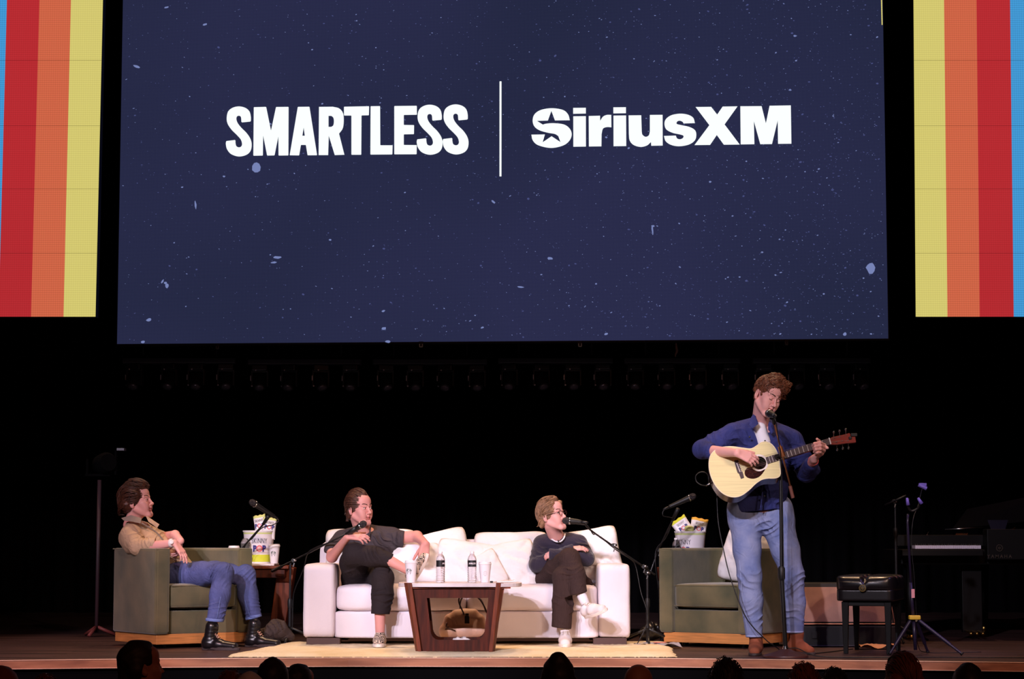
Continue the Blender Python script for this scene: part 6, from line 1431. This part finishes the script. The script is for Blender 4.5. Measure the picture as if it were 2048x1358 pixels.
f.crease(P(1502,1168,14.78),.15,(.35,0,1),.050,.006,1); f.crease(P(1508,1240,14.80),.13,(-.3,0,1),.042,.005,2); f.crease(P(1588,1168,14.85),.15,(-.4,0,1),.050,.006,3); f.crease(P(1590,1235,14.88),.13,(.3,0,1),.042,.005,4); f.crease(P(1524,1058,14.8),.12,(.7,0,1),.035,.006,5); f.crease(P(1540,1060,14.8),.12,(-.7,0,1),.035,.006,7)
je=vfobj('jeans',f.build(),M_['denim_light'],pr)
hemm2=mat('denim_hem_pale',(150,160,200),.85)
for c,r_ in ((P(1508.5,1272,14.86),.0585),(P(1589,1263.5,14.93),.0625)):
    bm=nb(); lathe(bm,[(r_*.98,-.006),(r_*1.02,-.006),(r_*1.02,.006),(r_*.98,.006)],c=c,n=32); obj('hem_stitch',bm,hemm2,je,world=True,smooth=True)
bm=nb(); tube(bm,[P(1478,1100,14.83),P(1482,1160,14.79),P(1489,1220,14.8),P(1496,1268,14.82)],.002,5,smooth_path=4); obj('seam',bm,hemm2,je,world=True,smooth=True)
h_=V(gx(1509,14.94),14.945,.002); t_=V(gx(1504,14.66),14.665,.002); shoe(pr,h_,t_,(0,0,1),'suede',name='boot',w=.05)
h_=V(gx(1573,14.98),14.99,.002); t_=V(gx(1623,14.82),14.80,.002); shoe(pr,h_,t_,(0,0,1),'suede',name='boot',w=.05)
# ================================================================= GUITAR
GT=math.radians(21); GDp=14.50; gs=GDp/F
GO=P(1500,925,GDp); GMx=Matrix(((1,0,0,GO.x),(0,math.sin(GT),-math.cos(GT),GO.y),(0,math.cos(GT),math.sin(GT),GO.z),(0,0,0,1)))
def gp(cx,cy): # crop pixel of the guitar close view -> face plane
    px=1380+cx*.17578; py=860+cy*.17578; return ((px-1500)*gs,-(py-925)*gs/math.cos(GT))
gt=thing('acoustic_guitar','pale spruce topped acoustic guitar held by the singing man','guitar',M=GMx)
OUT=cr([(1012,330),(1000,262),(975,205),(935,155),(880,130),(820,140),(765,180),(700,212),(600,203),(470,187),(340,205),(250,270),(218,360),(220,480),(260,600),(325,695),(400,748),(480,766),(560,750),(650,690),(735,612),(810,566),(880,553),(950,552),(1000,535),(1020,500),(1020,420)],n=5)
outl=[gp(*p) for p in OUT]
hs=gp(785,375); hr=.0485
hole=[(hs[0]+hr*math.cos(2*PI*k/36),hs[1]+hr*math.sin(2*PI*k/36)) for k in range(36)]
bm=fill2d([outl,hole],.004); obj('soundboard',bm,M_['spruce'],gt)
bm=nb(); n=len(outl); a=[bm.verts.new((x,y,-.002)) for x,y in outl]; b=[bm.verts.new((x*.995,y*.995,-.105)) for x,y in outl]
for i in range(n): bm.faces.new((a[i],a[(i+1)%n],b[(i+1)%n],b[i]))
bm.faces.new(b); obj('sides_and_back',bm,M_['rosewood'],gt,smooth=True,angle=40)
bm=nb(); pts=[V(x,y,.0015) for x,y in outl]; tube(bm,pts+[pts[0]],.0032,6,caps=False); obj('edge_binding',bm,mat('binding',(235,220,190),.35),gt,smooth=True)
def annulus(r0,r1,z,c=hs): return fill2d([[(c[0]+r1*math.cos(2*PI*k/40),c[1]+r1*math.sin(2*PI*k/40)) for k in range(40)],[(c[0]+r0*math.cos(2*PI*k/40),c[1]+r0*math.sin(2*PI*k/40)) for k in range(40)]])
bm=annulus(.0495,.062,0); obj('rosette',bm,M_['pearl'],gt,loc=(0,0,.0028))
bm=nb(); lathe(bm,[(.0484,.001),(.0484,-.004)],c=(hs[0],hs[1],0),n=36,caps=False); obj('hole_rim',bm,M_['rosewood'],gt)
pg=[gp(*p) for p in cr([(700,428),(650,435),(618,470),(618,515),(650,548),(710,558),(770,540),(815,500),(848,455),(840,452),(800,470),(755,470),(715,450)],n=4)]
obj('pickguard',fill2d([pg],.0015),M_['tortoise'],gt,loc=(0,0,.0032))
br=[gp(*p) for p in ((503,350),(548,345),(575,470),(590,480),(605,548),(570,560),(550,500),(535,490),(512,400))]
obj('bridge',fill2d([br],.008),M_['fretboard'],gt,loc=(0,0,.005),bevel=.001)
bm=nb(); a=gp(530,385); b=gp(562,485); box(bm,((a[0]+b[0])/2,(a[1]+b[1])/2,.011),(.0045,math.hypot(a[0]-b[0],a[1]-b[1]),.004),rot=Matrix.Rotation(math.atan2(b[1]-a[1],b[0]-a[0])-PI/2,3,'Z'))
for k in range(6):
    q=k/5; lathe(bm,[(.0028,.008),(.003,.012),(.001,.014)],c=(a[0]*(1-q)+b[0]*q+.012,a[1]*(1-q)+b[1]*q+.003,0),n=8)
obj('saddle_and_pins',bm,M_['pearl'],gt)
A0=V(*gp(862,318),0); A1=V(*gp(882,392),0); B0=V(*gp(1592,97),0); B1=V(*gp(1608,166),0)
def neck_pt(t,u): return (A0.lerp(B0,t)).lerp(A1.lerp(B1,t),u)
bm=nb(); prism(bm,[neck_pt(0,0)+V(0,0,.003),neck_pt(0,1)+V(0,0,.003),neck_pt(1,1)+V(0,0,.003),neck_pt(1,0)+V(0,0,.003)],(0,0,.008)); obj('fretboard',bm,M_['fretboard'],gt,bevel=.001)
bm=nb()
for t in (0.045,.09,.135,.18,.228,.28,.333,.39,.45,.513,.58,.652,.728,.81,.895):
    bm=nb(); p=neck_pt(t,.02)+V(0,0,.0115); q=neck_pt(t,.98)+V(0,0,.0115); tube(bm,[p,q],.0018,5); obj('fret',bm,M_['pearl'],gt)
bm=nb(); m0=neck_pt(.25,.5)-V(0,0,.0165); m1=neck_pt(1,.5)-V(0,0,.0145); tube(bm,[m0,m1],[.0215,.0195],14); obj('neck',bm,M_['mahogany'],gt,smooth=True)
bm=nb(); p=neck_pt(1,-.02); q=neck_pt(1,1.02); d=(neck_pt(1,.5)-neck_pt(0,.5)).normalized(); prism(bm,[p+V(0,0,.0),p+d*.007,q+d*.007,q],(0,0,.015)); obj('nut',bm,M_['pearl'],gt)
hsd=[V(*gp(*c),0) for c in ((1597,100),(1640,78),(1780,48),(1835,32),(1845,42),(1900,60),(1905,140),(1860,145),(1790,150),(1690,165),(1612,165))]
bm=nb(); prism(bm,[p-V(0,0,.008) for p in hsd],(0,0,.015)); obj('headstock',bm,M_['mahogany'],gt,bevel=.002)
bm=nb(); bm2=nb()
for c,s in (((1655,92),1),((1722,78),1),((1795,60),1),((1680,145),-1),((1745,130),-1),((1812,125),-1)):
    bm=nb(); p=V(*gp(*c),0); lathe(bm,[(.0045,.004),(.0045,.016),(.003,.018)],c=p,n=10); e=p+V(.004,s*.042,-.004); tube(bm,[p+V(.002,s*.018,-.004),e],.003,6); lathe(bm,[(.004,-.008),(.008,-.004),(.008,.004),(.004,.008)],c=e+V(0,s*.006,0),n=10,axis=(0,1,0)); obj('tuning_peg',bm,M_['chrome'],gt,smooth=True,angle=40)
bm2.free()
bm=nb()
for k in range(6):
    q=.12+.76*k/5; s0=a_=V(a[0],a[1],0).lerp(V(b[0],b[1],0),k/5)+V(0,0,.013); e=neck_pt(1,q)+V(0,0,.016); tube(bm,[s0,e],.0009,4)
    hk=((1655,92),(1722,78),(1795,60),(1812,125),(1745,130),(1680,145))[k]; tube(bm,[e,V(*gp(*hk),.014)],.0007,4)
obj('strings',bm,mat('string_wire',(190,180,170),.3,metal=1),gt)
bm=nb(); box(bm,V(*gp(1885,60),.012),(.045,.022,.02)); box(bm,V(*gp(1840,95),.012),(.02,.02,.02)); tag(obj('clip_tuner',bm,M_['black_plastic'],gt,bevel=.004))
bm=nb(); g1=lambda cx,cy,z: GMx@V(*gp(cx,cy),z)
tube(bm,[g1(245,572,-.05),g1(215,585,-.05),g1(180,600,-.05)],[.006,.0065,.005],10); obj('jack_plug',bm,M_['chrome'],gt,world=True,smooth=True)
cable([g1(178,602,-.05),g1(120,598,-.04),g1(72,560,-.04),g1(66,500,-.04),g1(110,458,-.04),g1(170,456,-.04),g1(210,480,-.06),g1(228,540,-.10),P(1432,975,14.72),P(1436,1040,14.70),P(1445,1090,14.66),P(1462,1160,14.62),P(1492,1235,14.6),P(1530,1278,14.62),P(1552,1294,14.66),V(gx(1575,14.72),14.76,.006),V(gx(1640,14.8),14.95,.006),V(gx(1700,15.5),15.5,.006)],'dark guitar cable looping from the guitar body down to the stage floor',rad=.0038)
# ================================================================= AUDIENCE
FZ=-1.3
def audience(px,py,D,fwd,up,label,hairm='aud_hair',st=None,cloth='aud_cloth',s=1.0,bald=False,bun=False,seed=0,skin='aud_skin'):
    """seated spectator: head, body, clothes; only the head rises into view"""
    c=P(px,py,D); r=thing('person',label,'person',loc=(c.x,D,FZ),group=None)
    hv,HM,reg=head(c,fwd,up,s,c+V(0,.02,-.20),dict(),h=.004)
    t=Field(.012); hip=V(c.x,D,FZ+.55); ch=c+V(0,0,-.33)
    t.chain([hip,ch],[.11,.11],lat=(1,0,0),sc=1.35,k=.05); t.cap(ch+V(-.14,0,.06),ch+V(.14,0,.06),.05,k=.05); t.cap(c+V(0,.02,-.15),ch,.055,k=.04)
    for q in (-1,1): t.chain([ch+V(q*.17,0,.05),ch+V(q*.2,.02,-.22),hip+V(q*.15,.25,.1)],[.045,.04,.035]); t.chain([hip+V(q*.09,0,0),hip+V(q*.1,.45,.0),V(c.x+q*.1,D+.47,FZ+.08)],[.075,.055,.04]); t.cap(V(c.x+q*.1,D+.47,FZ+.045),V(c.x+q*.1,D+.62,FZ+.04),.04)
    bv=joinvf([xf(hv,HM),t.build()]); nf=len(hv[1])
    vfobj('body',bv,[M_[skin]]+[M_[x] for x in SKM[1:]],r,region=lambda ct,reg=reg,n=nf,hv=hv:np.concatenate([reg(hv[0][hv[1]].mean(1)),np.zeros(len(ct)-n,int)]))
    t=Field(.012); t.chain([hip,ch],[.13,.135],lat=(1,0,0),sc=1.35,k=.05); t.cap(ch+V(-.15,0,.07),ch+V(.15,0,.07),.065,k=.06)
    for q in (-1,1): t.chain([ch+V(q*.17,0,.05),ch+V(q*.2,.02,-.22)],[.06,.055],k=.03)
    vfobj('jacket',t.build(),M_[cloth],r)
    t=Field(.012); t.cap(hip+V(-.08,0,0),hip+V(.08,0,0),.115,k=.04)
    for q in (-1,1): t.chain([hip+V(q*.09,0,0),hip+V(q*.1,.45,.0),V(c.x+q*.1,D+.47,FZ+.10)],[.095,.075,.06],k=.03)
    vfobj('trousers',t.build(),M_['aud_cloth'],r)
    if not bald:
        S=dict(add=[((0,-.03,.105),(0,.04,.112),.032,.036),((0,.08,.06),(0,.085,-.04),.045,.040),((-.05,.05,0),(.05,.05,0),.05,.05)],line=.085,nape=-.15,len=.08,flow=lambda q:V(.1,1,.1-1.0*max(0,q.y*8)),curl=.2,n=0,noise=.0015,ns=60)
        if st: S.update(st)
        if bun: S['late']=[((.0,.13,.05),(.0,.15,.05),.04,.038)]
        hair(r,HM,S,hairm,h=.005,seed=seed)
    return r
back=(0,1,.05); UP=(0,0,1)
messy=dict(curl=.5,cf=1.0,len=.07,noise=.003,ns=60,lift=.004,tip=.003,n=260,rad=.0022)
long_=dict(add=[((0,-.03,.115),(0,.04,.12),.04,.042),((-.065,.03,.0),(-.07,.03,-.12),.04,.035),((.065,.03,0),(.07,.03,-.12),.04,.035),((0,.08,.04),(0,.09,-.14),.06,.05)],nape=-.28)
audience(283,1337,11.0,(.85,.5,.05),(0,0,1),'dark silhouetted spectator in profile at the lower left below the tan shirt man',s=1.0,seed=1)
audience(546,1371,11.0,back,UP,'dark silhouetted spectator head below the left end of the rug, large rounded crown',seed=2,s=1.0)
audience(601,1374,12.1,(.5,.8,.05),UP,'spectator head with hair bun just right of the rounded head under the rug',bun=True,seed=3,s=.9)
audience(462,1390,12.0,back,UP,'reddish haired spectator barely rising at the bottom edge under the boots',hairm='aud_red',st=messy,seed=4,s=.95)
audience(500,1400,10.1,back,UP,'spectator with pale hair at the bottom edge left of the rounded head',hairm='aud_white',cloth='aud_white',seed=15,s=.92)
audience(92,1402,11.6,back,UP,'reddish haired spectator at the bottom edge on the far left',hairm='aud_red',st=messy,seed=5,s=.95)
audience(6,1392,10.4,back,UP,'spectator cut by the lower left corner of the photo',hairm='aud_red',seed=6,s=1.0)
audience(1116,1368,10.6,back,UP,'dark silhouetted spectator with wide long hair below the man in glasses',st=long_,seed=7,s=1.0)
audience(1278,1380,11.2,(.2,.95,.05),UP,'balding spectator below the gap between sofa and empty armchair',bald=True,seed=8,s=.98)
audience(1452,1374,11.0,back,UP,'tousled dark haired spectator below the empty armchair',st=messy,seed=9,s=1.0)
audience(1607,1378,11.0,back,UP,'tousled reddish haired spectator below the guitarist boots',hairm='aud_red',st=messy,seed=10,s=.92)
audience(1668,1382,12.2,back,UP,'spectator with loose strands just left of the head under the bench',st=messy,seed=11,s=.9)
audience(1803,1362,10.8,(-.35,.9,.05),UP,'spectator with combed reddish brown hair below the guitar stand',hairm='aud_red',st=dict(n=300,rad=.002,curl=.05),seed=12,s=.98)
audience(1935,1382,11.0,back,UP,'dark round spectator head at the bottom right below the piano',seed=13,s=1.0)
# ================================================================= LIGHT
def spot(name,loc,tgt,power,col,deg=16,blend=.35,size=.12):
    l=bpy.data.lights.new(name,'SPOT'); l.energy=power; l.color=col; l.spot_size=math.radians(deg); l.spot_blend=blend; l.shadow_soft_size=size
    o=bpy.data.objects.new(name,l); COL.objects.link(o); o.location=loc; o.rotation_euler=(V(tgt)-V(loc)).to_track_quat('-Z','Y').to_euler(); return o
KEY=(.98,.88,1.04); WARM=(1.0,.72,.56)
for i,(x,y,pw) in enumerate(((-2.45,15.9,LP['k1']),(-.9,15.8,LP['k2']),(.5,15.8,LP['k3']),(1.85,14.9,LP['k4']))):
    spot('front_spot',(x-3.9,1.5,5.7),(x,y,.72 if i<3 else 1.1),pw,KEY,deg=14 if i<3 else 15)
for i,(x,y,pw) in enumerate(((-2.1,15.9,LP['w1']),(-.5,15.8,LP['w2']),(.9,15.8,LP['w3']),(2.0,15.0,LP['w4']))):
    spot('front_spot_warm',(x+4.6,2.0,5.5),(x,y,.8),pw,WARM,deg=15)
for x in (-3.2,-1.2,.8,2.6):
    spot('top_light',(x,17.6,8.5),(x*.9,15.6,.4),LP['top'],(1.0,.62,.36),deg=38,blend=.6,size=.25)
spot('violet_side',(5.5,13.2,5.5),(2.95,14.9,.7),LP['vio'],(.42,.30,1.0),deg=16)
spot('floor_wash_left',(-5.5,6,7),(-3.4,15.2,.0),LP['fl'],(1,.40,.42),deg=16)
spot('floor_wash_right',(5.2,6,7),(3.2,15.2,.0),LP['fr'],(1,.5,.45),deg=16)
for x in (-2.6,0,2.6): spot('added_uplight',(x,17.6,.5),(x,20.0,2.5),LP['up'],(.9,.8,1.0),deg=60,blend=.8)  # added lamps, lift the bars and brackets out of the dark
spot('house_glow',(3,2,6),(0,9,-.3),LP['aud'],(1,.35,.2),deg=80,size=.5)
spot('armchair_fill',(-.6,2,6.5),(-2.18,16.35,.66),LP['ls'],(1,.74,.5),deg=3.8,blend=.9)  # added narrow lamp, brightens the inside of the left armchair
w=bpy.data.worlds.new('world'); scn.world=w; w.use_nodes=True; w.node_tree.nodes['Background'].inputs[0].default_value=(.6,.4,.5,1); w.node_tree.nodes['Background'].inputs[1].default_value=LP['amb']
scn.view_settings.view_transform='Standard'; scn.view_settings.look='None'; scn.view_settings.exposure=0; scn.view_settings.gamma=1
try: scn.cycles.use_denoising=True; scn.cycles.max_bounces=6; scn.cycles.transparent_max_bounces=8; scn.cycles.caustics_reflective=False; scn.cycles.caustics_refractive=False
except Exception: pass
